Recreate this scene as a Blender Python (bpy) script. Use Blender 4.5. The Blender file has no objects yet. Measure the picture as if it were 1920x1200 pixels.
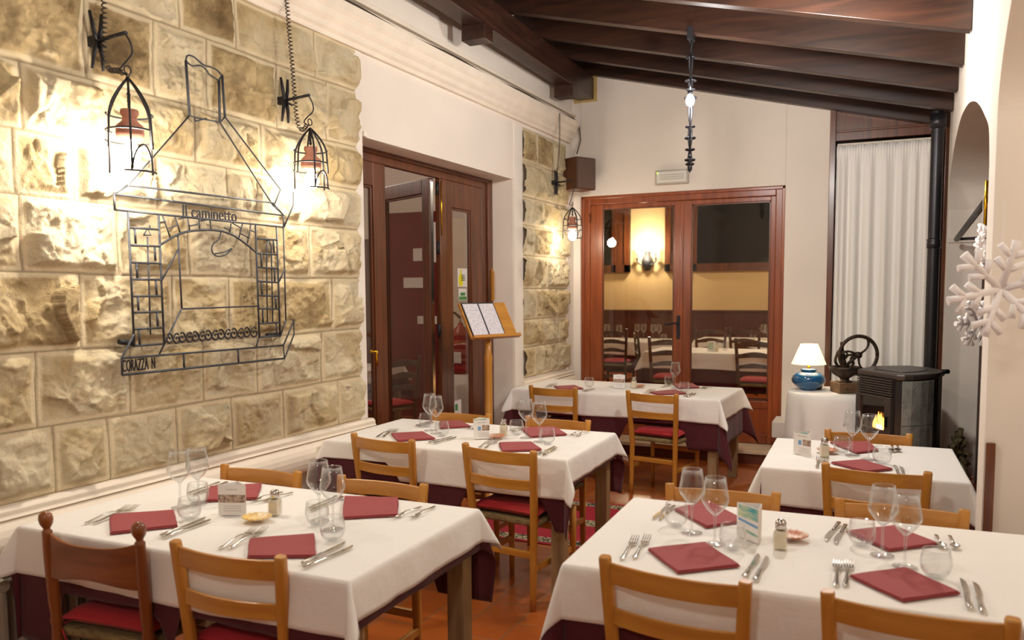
import bpy, bmesh, math, random
from math import sin, cos, pi, radians, sqrt, atan2
from mathutils import Vector, Matrix, noise
random.seed(7)
SC = bpy.context.scene
COL = SC.collection

# ---------------------------------------------------------------- survey: photo measurements -> metres
FPX, CY = 1512.74, 664.47
YAW, PIT, ROL = .418067, -.0772019, -.00603085
CAM = Vector((0, 0, 1.6))
_f = Vector((-sin(YAW)*cos(PIT), cos(YAW)*cos(PIT), sin(PIT)))
_r = Vector((cos(YAW), sin(YAW), 0)); _u = _r.cross(_f)
AR = _r*cos(ROL) + _u*sin(ROL); AU = -_r*sin(ROL) + _u*cos(ROL)
def ray(px, py): return _f + AR*((px-960)/FPX) - AU*((py-CY)/FPX)
def at_z(px, py, z):
    d = ray(px, py); return CAM + d*((z-1.6)/d.z)
def at_y(px, py, y):
    d = ray(px, py); return CAM + d*(y/d.y)
WLA, WLB = -3.07, .0315
WRA, WRB = .26, .04
def WX(y, off=0): return WLA + WLB*y + off
def RX(y, off=0): return WRA + WRB*y + off
def at_left(px, py, off=0):
    d = ray(px, py); return CAM + d*((WLA+off)/(d.x-WLB*d.y))

# ---------------------------------------------------------------- materials
def lin(c):
    return tuple(((v/255)/12.92 if v/255 <= .04045 else ((v/255+.055)/1.055)**2.4) for v in c) + (1,)
def new_mat(name):
    m = bpy.data.materials.new(name); m.use_nodes = True
    nt = m.node_tree; b = nt.nodes['Principled BSDF']
    return m, nt, b
def mat(name, rgb, rough=.6, metal=0, var=0, vscale=8, bump=0, bscale=60, rgb2=None, stretch=None, spec=None, emit=None, estr=0, coat=0):
    m, nt, b = new_mat(name)
    N = nt.nodes.new; L = nt.links.new
    b.inputs['Roughness'].default_value = rough; b.inputs['Metallic'].default_value = metal
    if spec is not None: b.inputs['Specular IOR Level'].default_value = spec
    if coat: b.inputs['Coat Weight'].default_value = coat; b.inputs['Coat Roughness'].default_value = .15
    c1 = lin(rgb); b.inputs['Base Color'].default_value = c1
    tc = N('ShaderNodeTexCoord'); mp = N('ShaderNodeMapping'); L(tc.outputs['Object'], mp.inputs[0])
    if stretch: mp.inputs['Scale'].default_value = stretch
    if rgb2 is not None or var:
        c2 = lin(rgb2) if rgb2 is not None else tuple(v*(1-var) for v in c1[:3])+(1,)
        nz = N('ShaderNodeTexNoise'); nz.inputs['Scale'].default_value = vscale; nz.inputs['Detail'].default_value = 5
        L(mp.outputs[0], nz.inputs['Vector'])
        cr = N('ShaderNodeValToRGB'); cr.color_ramp.elements[0].position = .35; cr.color_ramp.elements[1].position = .65
        cr.color_ramp.elements[0].color = c1; cr.color_ramp.elements[1].color = c2
        L(nz.outputs[0], cr.inputs[0]); L(cr.outputs[0], b.inputs['Base Color'])
    if bump:
        nb = N('ShaderNodeTexNoise'); nb.inputs['Scale'].default_value = bscale; nb.inputs['Detail'].default_value = 4
        L(mp.outputs[0], nb.inputs['Vector'])
        bp = N('ShaderNodeBump'); bp.inputs['Strength'].default_value = bump; bp.inputs['Distance'].default_value = .01
        L(nb.outputs[0], bp.inputs['Height']); L(bp.outputs[0], b.inputs['Normal'])
    if emit:
        b.inputs['Emission Color'].default_value = lin(emit); b.inputs['Emission Strength'].default_value = estr
    return m
def glass_mat(name, tint=(1, 1, 1), refl=1.0, base=.04, edge_light=0):
    m = bpy.data.materials.new(name); m.use_nodes = True; nt = m.node_tree; nt.nodes.clear()
    N = nt.nodes.new; L = nt.links.new
    o = N('ShaderNodeOutputMaterial'); mx = N('ShaderNodeMixShader'); t = N('ShaderNodeBsdfTransparent'); g = N('ShaderNodeBsdfGlossy')
    t.inputs[0].default_value = (*tint, 1); g.inputs['Roughness'].default_value = .01
    lw = N('ShaderNodeLayerWeight'); lw.inputs[0].default_value = .5
    pw = N('ShaderNodeMath'); pw.operation = 'POWER'; pw.inputs[1].default_value = 3.2; L(lw.outputs['Facing'], pw.inputs[0])
    mu = N('ShaderNodeMath'); mu.operation = 'MULTIPLY_ADD'; mu.inputs[1].default_value = refl; mu.inputs[2].default_value = base; mu.use_clamp = True
    L(pw.outputs[0], mu.inputs[0]); L(mu.outputs[0], mx.inputs[0]); L(t.outputs[0], mx.inputs[1]); L(g.outputs[0], mx.inputs[2]); L(mx.outputs[0], o.inputs[0])
    if edge_light:  # bright refracted edges of the glass put in as pale diffuse colour
        m2 = N('ShaderNodeMixShader'); df = N('ShaderNodeBsdfTranslucent'); dd = N('ShaderNodeBsdfDiffuse'); ad = N('ShaderNodeAddShader'); df.inputs[0].default_value = (.6, .6, .6, 1); dd.inputs[0].default_value = (.5, .5, .5, 1)
        L(df.outputs[0], ad.inputs[0]); L(dd.outputs[0], ad.inputs[1])
        m3 = N('ShaderNodeMath'); m3.operation = 'MULTIPLY'; m3.inputs[1].default_value = edge_light; L(pw.outputs[0], m3.inputs[0])
        L(m3.outputs[0], m2.inputs[0]); L(mx.outputs[0], m2.inputs[1]); L(ad.outputs[0], m2.inputs[2]); L(m2.outputs[0], o.inputs[0])
    return m
def wood_mat(name, rgb, rgb2, rough=.4, axis=2, scale=9, coat=0, stretch=14):
    m, nt, b = new_mat(name); N = nt.nodes.new; L = nt.links.new
    b.inputs['Roughness'].default_value = rough
    if coat: b.inputs['Coat Weight'].default_value = coat; b.inputs['Coat Roughness'].default_value = .2
    tc = N('ShaderNodeTexCoord'); mp = N('ShaderNodeMapping'); s = [scale]*3; s[axis] = scale/stretch
    mp.inputs['Scale'].default_value = s; L(tc.outputs['Object'], mp.inputs[0])
    nz = N('ShaderNodeTexNoise'); nz.inputs['Scale'].default_value = 3; nz.inputs['Detail'].default_value = 8; nz.inputs['Distortion'].default_value = .6
    L(mp.outputs[0], nz.inputs['Vector'])
    cr = N('ShaderNodeValToRGB'); cr.color_ramp.elements[0].position = .3; cr.color_ramp.elements[1].position = .72
    cr.color_ramp.elements[0].color = lin(rgb); cr.color_ramp.elements[1].color = lin(rgb2)
    L(nz.outputs[0], cr.inputs[0]); L(cr.outputs[0], b.inputs['Base Color'])
    bp = N('ShaderNodeBump'); bp.inputs['Strength'].default_value = .15; bp.inputs['Distance'].default_value = .004
    L(nz.outputs[0], bp.inputs['Height']); L(bp.outputs[0], b.inputs['Normal'])
    return m
def emis(name, rgb, s):
    m = bpy.data.materials.new(name); m.use_nodes = True; nt = m.node_tree; nt.nodes.clear()
    e = nt.nodes.new('ShaderNodeEmission'); o = nt.nodes.new('ShaderNodeOutputMaterial')
    e.inputs[0].default_value = lin(rgb); e.inputs[1].default_value = s; nt.links.new(e.outputs[0], o.inputs[0]); return m
def cloth_mat(name, rgb, rough=.85, weave=900, bump=.25, sheen=.2):
    m, nt, b = new_mat(name); N = nt.nodes.new; L = nt.links.new
    b.inputs['Base Color'].default_value = lin(rgb); b.inputs['Roughness'].default_value = rough
    b.inputs['Sheen Weight'].default_value = sheen
    tc = N('ShaderNodeTexCoord')
    nz = N('ShaderNodeTexNoise'); nz.inputs['Scale'].default_value = 7; nz.inputs['Detail'].default_value = 6; L(tc.outputs['Object'], nz.inputs['Vector'])
    bp = N('ShaderNodeBump'); bp.inputs['Strength'].default_value = bump; bp.inputs['Distance'].default_value = .02
    L(nz.outputs[0], bp.inputs['Height']); L(bp.outputs[0], b.inputs['Normal'])
    return m

M = {}
M['plaster'] = mat('plaster', (238, 226, 213), .9, var=.05, vscale=2, bump=.12, bscale=25)
M['plaster_white'] = mat('plaster_white', (238, 228, 215), .9, var=.04, vscale=3, bump=.1, bscale=30)
M['moulding'] = mat('moulding', (238, 224, 205), .7, var=.08, vscale=6, bump=.1, bscale=40)
M['cream'] = mat('cream_wall', (226, 196, 142), .9, var=.05, vscale=2)
M['redwall'] = mat('red_wall', (120, 28, 32), .8, var=.2, vscale=4)
M['wainscot'] = wood_mat('wainscot', (95, 42, 24), (66, 28, 16), .5)
M['mahogany'] = wood_mat('mahogany', (160, 80, 36), (120, 54, 24), .32, coat=.3)
M['mahogany_dark'] = wood_mat('mahogany_dark', (116, 62, 32), (72, 36, 18), .32, coat=.3)
M['rafter'] = wood_mat('rafter_wood', (66, 39, 26), (37, 22, 16), .38, axis=0, scale=6, stretch=10)
M['board'] = wood_mat('ceiling_board', (60, 34, 24), (36, 20, 15), .6, axis=0)
M['beam'] = wood_mat('beam_wood', (70, 40, 28), (38, 22, 16), .4, axis=1, coat=.15)
M['honey'] = wood_mat('honey_wood', (204, 144, 60), (176, 112, 36), .32, scale=7, coat=.35)
M['honey_x'] = wood_mat('honey_wood_slat', (204, 144, 60), (178, 114, 38), .32, axis=0, scale=7, coat=.35)
M['brownwood'] = wood_mat('brown_wood', (150, 84, 32), (112, 56, 20), .35, scale=7, coat=.3)
M['brownwood_x'] = wood_mat('brown_wood_rail', (146, 80, 30), (110, 54, 20), .35, axis=0, scale=7, coat=.3)
M['darkwood'] = wood_mat('dark_chair_wood', (92, 56, 32), (54, 30, 18), .35, scale=7, coat=.3)
M['legwood'] = wood_mat('table_leg_wood', (164, 136, 98), (132, 106, 72), .55, scale=12)
M['rush'] = mat('rush', (150, 128, 84), .9, rgb2=(112, 92, 56), vscale=30, bump=.6, bscale=120, stretch=(1, 6, 1))
M['cushion'] = cloth_mat('cushion_red', (172, 28, 36), .8, bump=.4, sheen=.1)
M['white'] = cloth_mat('white_linen', (240, 234, 226), .85, bump=.42)
M['cream_linen'] = cloth_mat('cream_linen', (246, 242, 236), .85, bump=.2)
M['burgundy'] = cloth_mat('burgundy_cloth', (76, 10, 22), .85, bump=.4, sheen=.12)
M['napkin'] = cloth_mat('napkin_red', (154, 58, 60), .8, bump=.15, sheen=.1)
M['steel'] = mat('steel', (205, 200, 192), .16, metal=1)
M['brass'] = mat('brass', (230, 180, 40), .25, metal=1)
M['iron'] = mat('wrought_iron', (44, 42, 46), .45, metal=.4, bump=.2, bscale=150)
M['iron_grey'] = mat('grey_wrought_iron', (74, 76, 82), .4, metal=.6, bump=.5, bscale=220)
M['cast'] = mat('cast_iron', (84, 66, 48), .5, metal=.5, rgb2=(52, 42, 34), vscale=20, bump=.3, bscale=60)
M['terracotta'] = mat('terracotta', (190, 128, 104), .8, var=.15, vscale=30)
M['black'] = mat('black_plastic', (22, 20, 20), .4)
M['wire'] = mat('brown_wire', (60, 48, 38), .6)
M['stove'] = mat('stove_metal', (86, 78, 74), .42, metal=.5)
M['stove_dark'] = mat('stove_dark', (40, 36, 36), .45, metal=.3)
M['soapstone'] = mat('soapstone', (146, 148, 142), .7, rgb2=(116, 119, 115), vscale=14, bump=.4, bscale=50)
M['pipe'] = mat('flue_pipe', (44, 42, 46), .35, metal=.4)
M['fire'] = emis('fire', (255, 150, 50), 14)
M['firecore'] = emis('fire_core', (255, 225, 160), 40)
M['bulb'] = emis('bulb_glass', (255, 238, 210), 60)
M['bulb_cool'] = emis('bulb_cool', (245, 245, 255), 120)
M['shade'] = mat('lamp_shade', (250, 238, 210), .8, emit=(255, 228, 180), estr=1.6)
M['blue'] = mat('blue_glaze', (28, 96, 142), .12, coat=.6, rgb2=(20, 76, 120), vscale=12)
M['jar'] = mat('dark_jar', (52, 34, 32), .25)
M['boxwood'] = wood_mat('old_box_wood', (120, 88, 56), (80, 58, 36), .6, axis=0)
M['glass'] = glass_mat('clear_glass', (.98, .985, .985), .9, .05, .3)
M['pane'] = glass_mat('pane_glass', (.90, .90, .88), .6, .04)
def solid_glass():
    m, nt, b = new_mat('solid_glass'); b.inputs['Transmission Weight'].default_value = 1; b.inputs['Roughness'].default_value = .0; b.inputs['IOR'].default_value = 1.48; return m
M['glass_solid'] = glass_mat('solid_glass', (.97, .975, .975), .9, .14, .35)
M['salt'] = mat('salt', (232, 218, 190), .9)
M['paper'] = mat('paper', (236, 230, 224), .7)
M['photo_dark'] = mat('card_photo', (110, 84, 66), .5, rgb2=(206, 180, 160), vscale=90)
M['teal'] = mat('card_teal', (70, 160, 170), .5, rgb2=(222, 220, 170), vscale=40, stretch=(.3, .3, 1.6))
M['card_blue'] = mat('card_blue', (120, 160, 200), .5)
M['card_grey'] = mat('card_grey', (186, 178, 176), .6)
M['shell'] = mat('shell', (236, 214, 190), .4, rgb2=(196, 120, 80), vscale=25)
M['shell_yellow'] = mat('yellow_shell', (238, 190, 60), .35, rgb2=(240, 214, 170), vscale=30)
M['snow'] = mat('white_felt', (246, 240, 238), .9, bump=.3, bscale=40)
M['sticker_yellow'] = mat('sticker_yellow', (226, 214, 30), .5)
M['sticker_green'] = mat('sticker_green', (70, 140, 70), .5)
M['sticker_white'] = mat('sticker_white', (228, 222, 216), .5)
M['ink'] = mat('ink', (60, 58, 58), .6)
M['grille'] = mat('speaker_grille', (112, 88, 78), .8, bump=.4, bscale=300)
M['speaker'] = wood_mat('speaker_wood', (104, 62, 36), (74, 42, 26), .4)
M['emerg'] = mat('emergency_body', (186, 178, 162), .4)
M['led'] = emis('green_led', (190, 255, 60), 3)
M['marble'] = mat('marble', (232, 208, 172), .4, var=.1, vscale=12)
M['radiator'] = mat('radiator', (168, 156, 138), .4)
M['night'] = mat('night_glass', (14, 13, 14), .1, spec=.25)
M['clay'] = mat('riser_tile', (108, 50, 26), .5, var=.2, vscale=10)
M['rugred'] = mat('rug_red', (168, 26, 46), .95, var=.2, vscale=30, bump=.4, bscale=200)
M['extinguisher'] = mat('extinguisher_red', (150, 30, 36), .35)
M['foliage'] = mat('dry_foliage', (92, 82, 50), .9, rgb2=(54, 48, 30), vscale=30)
M['yellowtrim'] = mat('old_yellow_paint', (206, 176, 112), .8)

def stone_mat():
    m, nt, b = new_mat('rock_faced_stone'); N = nt.nodes.new; L = nt.links.new
    b.inputs['Roughness'].default_value = .9
    tc = N('ShaderNodeTexCoord')
    n1 = N('ShaderNodeTexNoise'); n1.inputs['Scale'].default_value = 2.6; n1.inputs['Detail'].default_value = 9; n1.inputs['Roughness'].default_value = .68
    n2 = N('ShaderNodeTexNoise'); n2.inputs['Scale'].default_value = 30; n2.inputs['Detail'].default_value = 10; n2.inputs['Roughness'].default_value = .7
    L(tc.outputs['Object'], n1.inputs['Vector']); L(tc.outputs['Object'], n2.inputs['Vector'])
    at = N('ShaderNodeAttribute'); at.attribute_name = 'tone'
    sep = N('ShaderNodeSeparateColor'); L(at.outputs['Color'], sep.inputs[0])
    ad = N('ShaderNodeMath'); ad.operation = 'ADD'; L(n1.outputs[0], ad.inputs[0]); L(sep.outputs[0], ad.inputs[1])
    cr = N('ShaderNodeValToRGB'); e = cr.color_ramp.elements
    e[0].position = .40; e[0].color = lin((228, 212, 178)); e[1].position = 1.04; e[1].color = lin((88, 68, 46))
    k = e.new(.62); k.color = lin((206, 180, 132)); k = e.new(.80); k.color = lin((146, 120, 80))
    L(ad.outputs[0], cr.inputs[0])
    mx = N('ShaderNodeMix'); mx.data_type = 'RGBA'; mx.blend_type = 'MULTIPLY'; mx.inputs[0].default_value = .35
    L(cr.outputs[0], mx.inputs[6]); L(n2.outputs[0], mx.inputs[7])
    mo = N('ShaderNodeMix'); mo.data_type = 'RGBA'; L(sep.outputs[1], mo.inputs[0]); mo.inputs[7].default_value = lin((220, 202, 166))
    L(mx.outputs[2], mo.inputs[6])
    jn = N('ShaderNodeMix'); jn.data_type = 'RGBA'; L(sep.outputs[2], jn.inputs[0]); jn.inputs[7].default_value = lin((128, 104, 72)); L(mo.outputs[2], jn.inputs[6]); L(jn.outputs[2], b.inputs['Base Color'])  # dark joint line, with the groove's shading put into the colour
    bp = N('ShaderNodeBump'); bp.inputs['Strength'].default_value = .8; bp.inputs['Distance'].default_value = .014
    L(n2.outputs[0], bp.inputs['Height']); L(bp.outputs[0], b.inputs['Normal'])
    return m
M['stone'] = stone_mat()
def floor_mat():
    m, nt, b = new_mat('terracotta_tiles'); N = nt.nodes.new; L = nt.links.new
    tc = N('ShaderNodeTexCoord'); mp = N('ShaderNodeMapping'); mp.inputs['Location'].default_value = (.035, .02, 0); mp.inputs['Rotation'].default_value = (0, 0, pi/2)
    L(tc.outputs['Object'], mp.inputs[0])
    br = N('ShaderNodeTexBrick'); br.offset = .5; L(mp.outputs[0], br.inputs['Vector'])
    br.inputs['Scale'].default_value = 1; br.inputs['Brick Width'].default_value = .43; br.inputs['Row Height'].default_value = .215
    br.inputs['Mortar Size'].default_value = .0035; br.inputs['Color1'].default_value = lin((192, 102, 42)); br.inputs['Color2'].default_value = lin((170, 86, 34)); br.inputs['Mortar'].default_value = lin((140, 108, 78))
    nz = N('ShaderNodeTexNoise'); nz.inputs['Scale'].default_value = 5; nz.inputs['Detail'].default_value = 5; L(tc.outputs['Object'], nz.inputs['Vector'])
    mx = N('ShaderNodeMix'); mx.data_type = 'RGBA'; mx.blend_type = 'MULTIPLY'; mx.inputs[0].default_value = .4; L(br.outputs[0], mx.inputs[6]); L(nz.outputs[0], mx.inputs[7])
    L(mx.outputs[2], b.inputs['Base Color']); b.inputs['Roughness'].default_value = .28
    bp = N('ShaderNodeBump'); bp.inputs['Strength'].default_value = .4; bp.inputs['Distance'].default_value = .003; bp.invert = True
    L(br.outputs['Fac'], bp.inputs['Height']); L(bp.outputs[0], b.inputs['Normal'])
    return m
M['floor'] = floor_mat()
def rug_border_mat():
    m, nt, b = new_mat('rug_border'); N = nt.nodes.new; L = nt.links.new
    tc = N('ShaderNodeTexCoord'); v = N('ShaderNodeTexVoronoi'); v.inputs['Scale'].default_value = 28; v.feature = 'DISTANCE_TO_EDGE'; L(tc.outputs['Object'], v.inputs['Vector'])
    cr = N('ShaderNodeValToRGB'); cr.color_ramp.interpolation = 'CONSTANT'; cr.color_ramp.elements[0].color = lin((50, 42, 36)); cr.color_ramp.elements[1].color = lin((176, 160, 122)); cr.color_ramp.elements[1].position = .09
    L(v.outputs['Distance'], cr.inputs[0]); L(cr.outputs[0], b.inputs['Base Color']); b.inputs['Roughness'].default_value = .95
    return m
M['rugborder'] = rug_border_mat()
def page_mat():
    m, nt, b = new_mat('menu_page'); N = nt.nodes.new; L = nt.links.new
    tc = N('ShaderNodeTexCoord'); mp = N('ShaderNodeMapping'); mp.inputs['Scale'].default_value = (2.0, 62, 1); L(tc.outputs['Object'], mp.inputs[0])
    w = N('ShaderNodeTexWave'); w.bands_direction = 'Y'; w.inputs['Scale'].default_value = .35; w.inputs['Distortion'].default_value = .2; L(mp.outputs[0], w.inputs['Vector'])
    n = N('ShaderNodeTexNoise'); n.inputs['Scale'].default_value = 60; L(tc.outputs['Object'], n.inputs['Vector'])
    mu = N('ShaderNodeMath'); mu.operation = 'MULTIPLY'; L(w.outputs[1], mu.inputs[0]); L(n.outputs[0], mu.inputs[1])
    cr = N('ShaderNodeValToRGB'); cr.color_ramp.elements[0].color = lin((226, 220, 226)); cr.color_ramp.elements[0].position = .42; cr.color_ramp.elements[1].color = lin((168, 160, 166)); cr.color_ramp.elements[1].position = .52
    L(mu.outputs[0], cr.inputs[0]); L(cr.outputs[0], b.inputs['Base Color']); b.inputs['Roughness'].default_value = .3
    return m
M['page'] = page_mat()

# ---------------------------------------------------------------- mesh helpers
class MB:
    def __init__(s): s.v = []; s.f = []; s.sm = []
    def add(s, vs, fs, smooth=False):
        k = len(s.v); s.v += [tuple(p) for p in vs]; s.f += [tuple(i+k for i in f) for f in fs]; s.sm += [smooth]*len(fs); return s
    def hexa(s, p):  # 8 points: bottom loop 0-3 ccw, top loop 4-7
        return s.add(p, [(3, 2, 1, 0), (4, 5, 6, 7), (0, 1, 5, 4), (1, 2, 6, 5), (2, 3, 7, 6), (3, 0, 4, 7)])
    def box(s, x0, x1, y0, y1, z0, z1, mtx=None):
        p = [Vector(q) for q in ((x0, y0, z0), (x1, y0, z0), (x1, y1, z0), (x0, y1, z0), (x0, y0, z1), (x1, y0, z1), (x1, y1, z1), (x0, y1, z1))]
        if mtx: p = [mtx @ q for q in p]
        return s.hexa(p)
    def tube(s, pts, r, n=8, closed=False, rz=None, caps=True, flat=None, up=None, sq=1.0):
        """swept round or elliptical tube; r number or list; flat=ratio of second radius"""
        pts = [Vector(p) for p in pts]; m = len(pts); rs = r if isinstance(r, (list, tuple)) else [r]*m
        t0 = (pts[1]-pts[0]).normalized(); a = Vector(up) if up else (Vector((0, 0, 1)) if abs(t0.z) < .9 else Vector((1, 0, 0)))
        a = (a - t0*a.dot(t0)).normalized(); rings = []
        for i, p in enumerate(pts):
            if closed: t = (pts[(i+1) % m]-pts[i-1])
            else: t = pts[min(i+1, m-1)]-pts[max(i-1, 0)]
            if t.length < 1e-9: t = t0
            t.normalize(); a = a - t*a.dot(t)
            if a.length < 1e-6: a = t.orthogonal()
            a.normalize(); b = t.cross(a); k = flat or 1
            rings.append([p + a*(math.copysign(abs(cos(2*pi*j/n))**sq, cos(2*pi*j/n))*rs[i]) + b*(math.copysign(abs(sin(2*pi*j/n))**sq, sin(2*pi*j/n))*rs[i]*k) for j in range(n)])
        vs = [q for rg in rings for q in rg]; fs = []
        for i in range(m if closed else m-1):
            i2 = (i+1) % m
            for j in range(n): fs.append((i*n+j, i*n+(j+1) % n, i2*n+(j+1) % n, i2*n+j))
        s.add(vs, fs, n > 4)
        if caps and not closed:
            k = len(s.v)-len(vs); s.f.append(tuple(k+j for j in range(n))[::-1]); s.f.append(tuple(k+(m-1)*n+j for j in range(n))); s.sm += [False, False]
        return s
    def lathe(s, prof, n=24, c=(0, 0, 0), smooth=True, ang=2*pi):
        full = abs(ang-2*pi) < 1e-6; k = n if full else n+1; vs = []
        for r, z in prof:
            for j in range(k): vs.append((c[0]+r*cos(ang*j/n), c[1]+r*sin(ang*j/n), c[2]+z))
        fs = []
        for i in range(len(prof)-1):
            for j in range(n):
                j2 = (j+1) % k; fs.append((i*k+j, i*k+j2, (i+1)*k+j2, (i+1)*k+j))
        return s.add(vs, fs, smooth)
    def loft(s, secs, smooth=False):
        """secs: list of equal length loops"""
        n = len(secs[0]); vs = [p for q in secs for p in q]; fs = []
        for i in range(len(secs)-1):
            for j in range(n): fs.append((i*n+j, i*n+(j+1) % n, (i+1)*n+(j+1) % n, (i+1)*n+j))
        s.add(vs, fs, smooth); k = len(s.v)-len(vs)
        s.f.append(tuple(k+j for j in range(n))[::-1]); s.f.append(tuple(k+(len(secs)-1)*n+j for j in range(n))); s.sm += [False, False]; return s
    def prism(s, poly, d):
        """poly 3D points loop, extruded by vector d"""
        n = len(poly); a = [Vector(p) for p in poly]; b = [p+Vector(d) for p in a]
        fs = [tuple(range(n))[::-1], tuple(range(n, 2*n))]+[(i, (i+1) % n, n+(i+1) % n, n+i) for i in range(n)]
        return s.add(a+b, fs)
    def build(s, name, m, parent=None, bevel=0, seg=2, solid=0, sub=0, fix=True):
        me = bpy.data.meshes.new(name); me.from_pydata(s.v, [], s.f); me.polygons.foreach_set('use_smooth', s.sm)
        if fix:
            bm = bmesh.new(); bm.from_mesh(me); bmesh.ops.recalc_face_normals(bm, faces=bm.faces); bm.to_mesh(me); bm.free()
        me.update()
        o = bpy.data.objects.new(name, me); COL.objects.link(o)
        if m: me.materials.append(M[m] if isinstance(m, str) else m)
        if parent: o.parent = parent
        if solid:
            q = o.modifiers.new('Solidify', 'SOLIDIFY'); q.thickness = solid; q.offset = 0
        if sub:
            q = o.modifiers.new('Subdivision', 'SUBSURF'); q.levels = sub; q.render_levels = sub
        if bevel:
            q = o.modifiers.new('Bevel', 'BEVEL'); q.width = bevel; q.segments = seg; q.limit_method = 'ANGLE'; q.angle_limit = radians(40)
        return o
def tag(o, label, cat, group=None, kind=None):
    if label: o['label'] = label
    if cat: o['category'] = cat
    if group: o['group'] = group
    if kind: o['kind'] = kind
    return o
def thing(name, label, cat, loc=(0, 0, 0), rz=0, group=None):
    o = bpy.data.objects.new(name, None); o.empty_display_size = .1; COL.objects.link(o); o.location = loc; o.rotation_euler = (0, 0, rz)
    return tag(o, label, cat, group)
def struct(o, label=None):
    o['kind'] = 'structure'
    if label: o['label'] = label; o['category'] = 'room'
    return o
def dup(root, label=None, group=None, loc=None, rz=None, scale=None):
    def cp(o, par):
        c = o.copy(); COL.objects.link(c)
        if par: c.parent = par
        for ch in [x for x in KIDS.get(o.name, [])]: KIDS.setdefault(c.name, []).append(cp(ch, c))
        return c
    index(root); r = cp(root, None)
    if label: r['label'] = label
    if group: r['group'] = group
    if loc is not None: r.location = loc
    if rz is not None: r.rotation_euler = (0, 0, rz)
    if scale: r.scale = (scale,)*3
    return r
KIDS = {}
def index(root):
    if root.name in KIDS: return
    ks = [o for o in bpy.data.objects if o.parent == root]; KIDS[root.name] = ks
    for k in ks: index(k)
def arc(c, r, a0, a1, n, plane='xz'):
    out = []
    for i in range(n+1):
        t = a0+(a1-a0)*i/n; u, w = r*cos(t), r*sin(t)
        out.append({'xz': (c[0]+u, c[1], c[2]+w), 'xy': (c[0]+u, c[1]+w, c[2]), 'yz': (c[0], c[1]+u, c[2]+w)}[plane])
    return out
def smooth_path(pts, k=6):
    pts = [Vector(p) for p in pts]; out = []
    for i in range(len(pts)-1):
        p0 = pts[max(i-1, 0)]; p1 = pts[i]; p2 = pts[i+1]; p3 = pts[min(i+2, len(pts)-1)]
        for j in range(k):
            t = j/k; out.append(.5*((2*p1)+(p2-p0)*t+(2*p0-5*p1+4*p2-p3)*t*t+(3*p1-p0-3*p2+p3)*t**3))
    return out+[pts[-1]]
def helix(path, r, turns_per_m, n_per=8):
    path = [Vector(p) for p in path]; L = [0]
    for a, b in zip(path, path[1:]): L.append(L[-1]+(b-a).length)
    tot = L[-1]; N = int(tot*turns_per_m*n_per); out = []; i = 0
    for k in range(N+1):
        s = tot*k/N
        while i < len(path)-2 and L[i+1] < s: i += 1
        t = (s-L[i])/max(1e-9, L[i+1]-L[i]); p = path[i].lerp(path[i+1], t); d = (path[i+1]-path[i]).normalized()
        a = d.orthogonal().normalized() if abs(d.z) < .9 else Vector((1, 0, 0)); b = d.cross(a); w = 2*pi*k/n_per
        out.append(p+a*cos(w)*r+b*sin(w)*r)
    return out
def text_mesh(txt, size, thick):
    cu = bpy.data.curves.new('lettering', 'FONT'); cu.body = txt; cu.size = size; cu.extrude = thick/2; cu.resolution_u = 3
    o = bpy.data.objects.new('lettering', cu); COL.objects.link(o)
    dg = bpy.context.evaluated_depsgraph_get(); me = bpy.data.meshes.new_from_object(o.evaluated_get(dg))
    bpy.data.objects.remove(o); return me
# ================================================================= THE ROOM
def wslab(mb, y0, y1, z0, z1, o0, o1, F=WX):   # slab following the left wall's line
    return mb.hexa([(F(y0, o0), y0, z0), (F(y0, o1), y0, z0), (F(y1, o1), y1, z0), (F(y1, o0), y1, z0),
                    (F(y0, o0), y0, z1), (F(y0, o1), y0, z1), (F(y1, o1), y1, z1), (F(y1, o0), y1, z1)])
YF = 7.9
# floor
b = MB().box(-3.6, 2.2, -3.5, 7.62, -.1, 0); struct(b.build('floor', 'floor'), 'terracotta tiled dining room floor')
# left wall
b = MB()
wslab(b, -3.5, 4.31, 0, 4.3, -.36, 0); wslab(b, 4.31, 6.48, 2.575, 4.3, -.36, 0); wslab(b, 6.48, 8.1, 0, 4.3, -.36, 0)
struct(b.build('wall_left', 'plaster'), 'cream plastered left wall')
# back wall behind the camera, far wall
b = MB().box(-3.4, 2.2, -3.7, -3.5, 0, 4.3); struct(b.build('wall_back', 'plaster'), 'plain wall behind the viewer')
b = MB(); x0, x1 = -2.735, -.745
b.box(-3.0, x0, YF, YF+.3, 0, 4.3); b.box(x0, x1, YF, YF+.3, 2.565, 4.3); b.box(x1, -.33, YF, YF+.3, 0, 4.3); b.box(-.33, 1.3, YF+.25, YF+.3, 0, 4.3)
struct(b.build('wall_far', 'plaster', bevel=.006), 'cream plastered far wall with glazed double doors')
# step and riser under the far doors
b = MB().box(-2.82, -.33, 7.60, 8.2, .095, .13); struct(b.build('trim_1', 'marble', bevel=.004), 'pale marble door sill')
b = MB().box(-2.83, .7, 7.62, 8.2, -.05, .095); struct(b.build('trim_2', 'clay'), 'dark clay riser below the sill')
b = MB().box(-.79, -.66, 7.55, YF, .27, .42); struct(b.build('trim_3', 'plaster_white', bevel=.01), 'short white boxed moulding end beside the doors')

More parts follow.
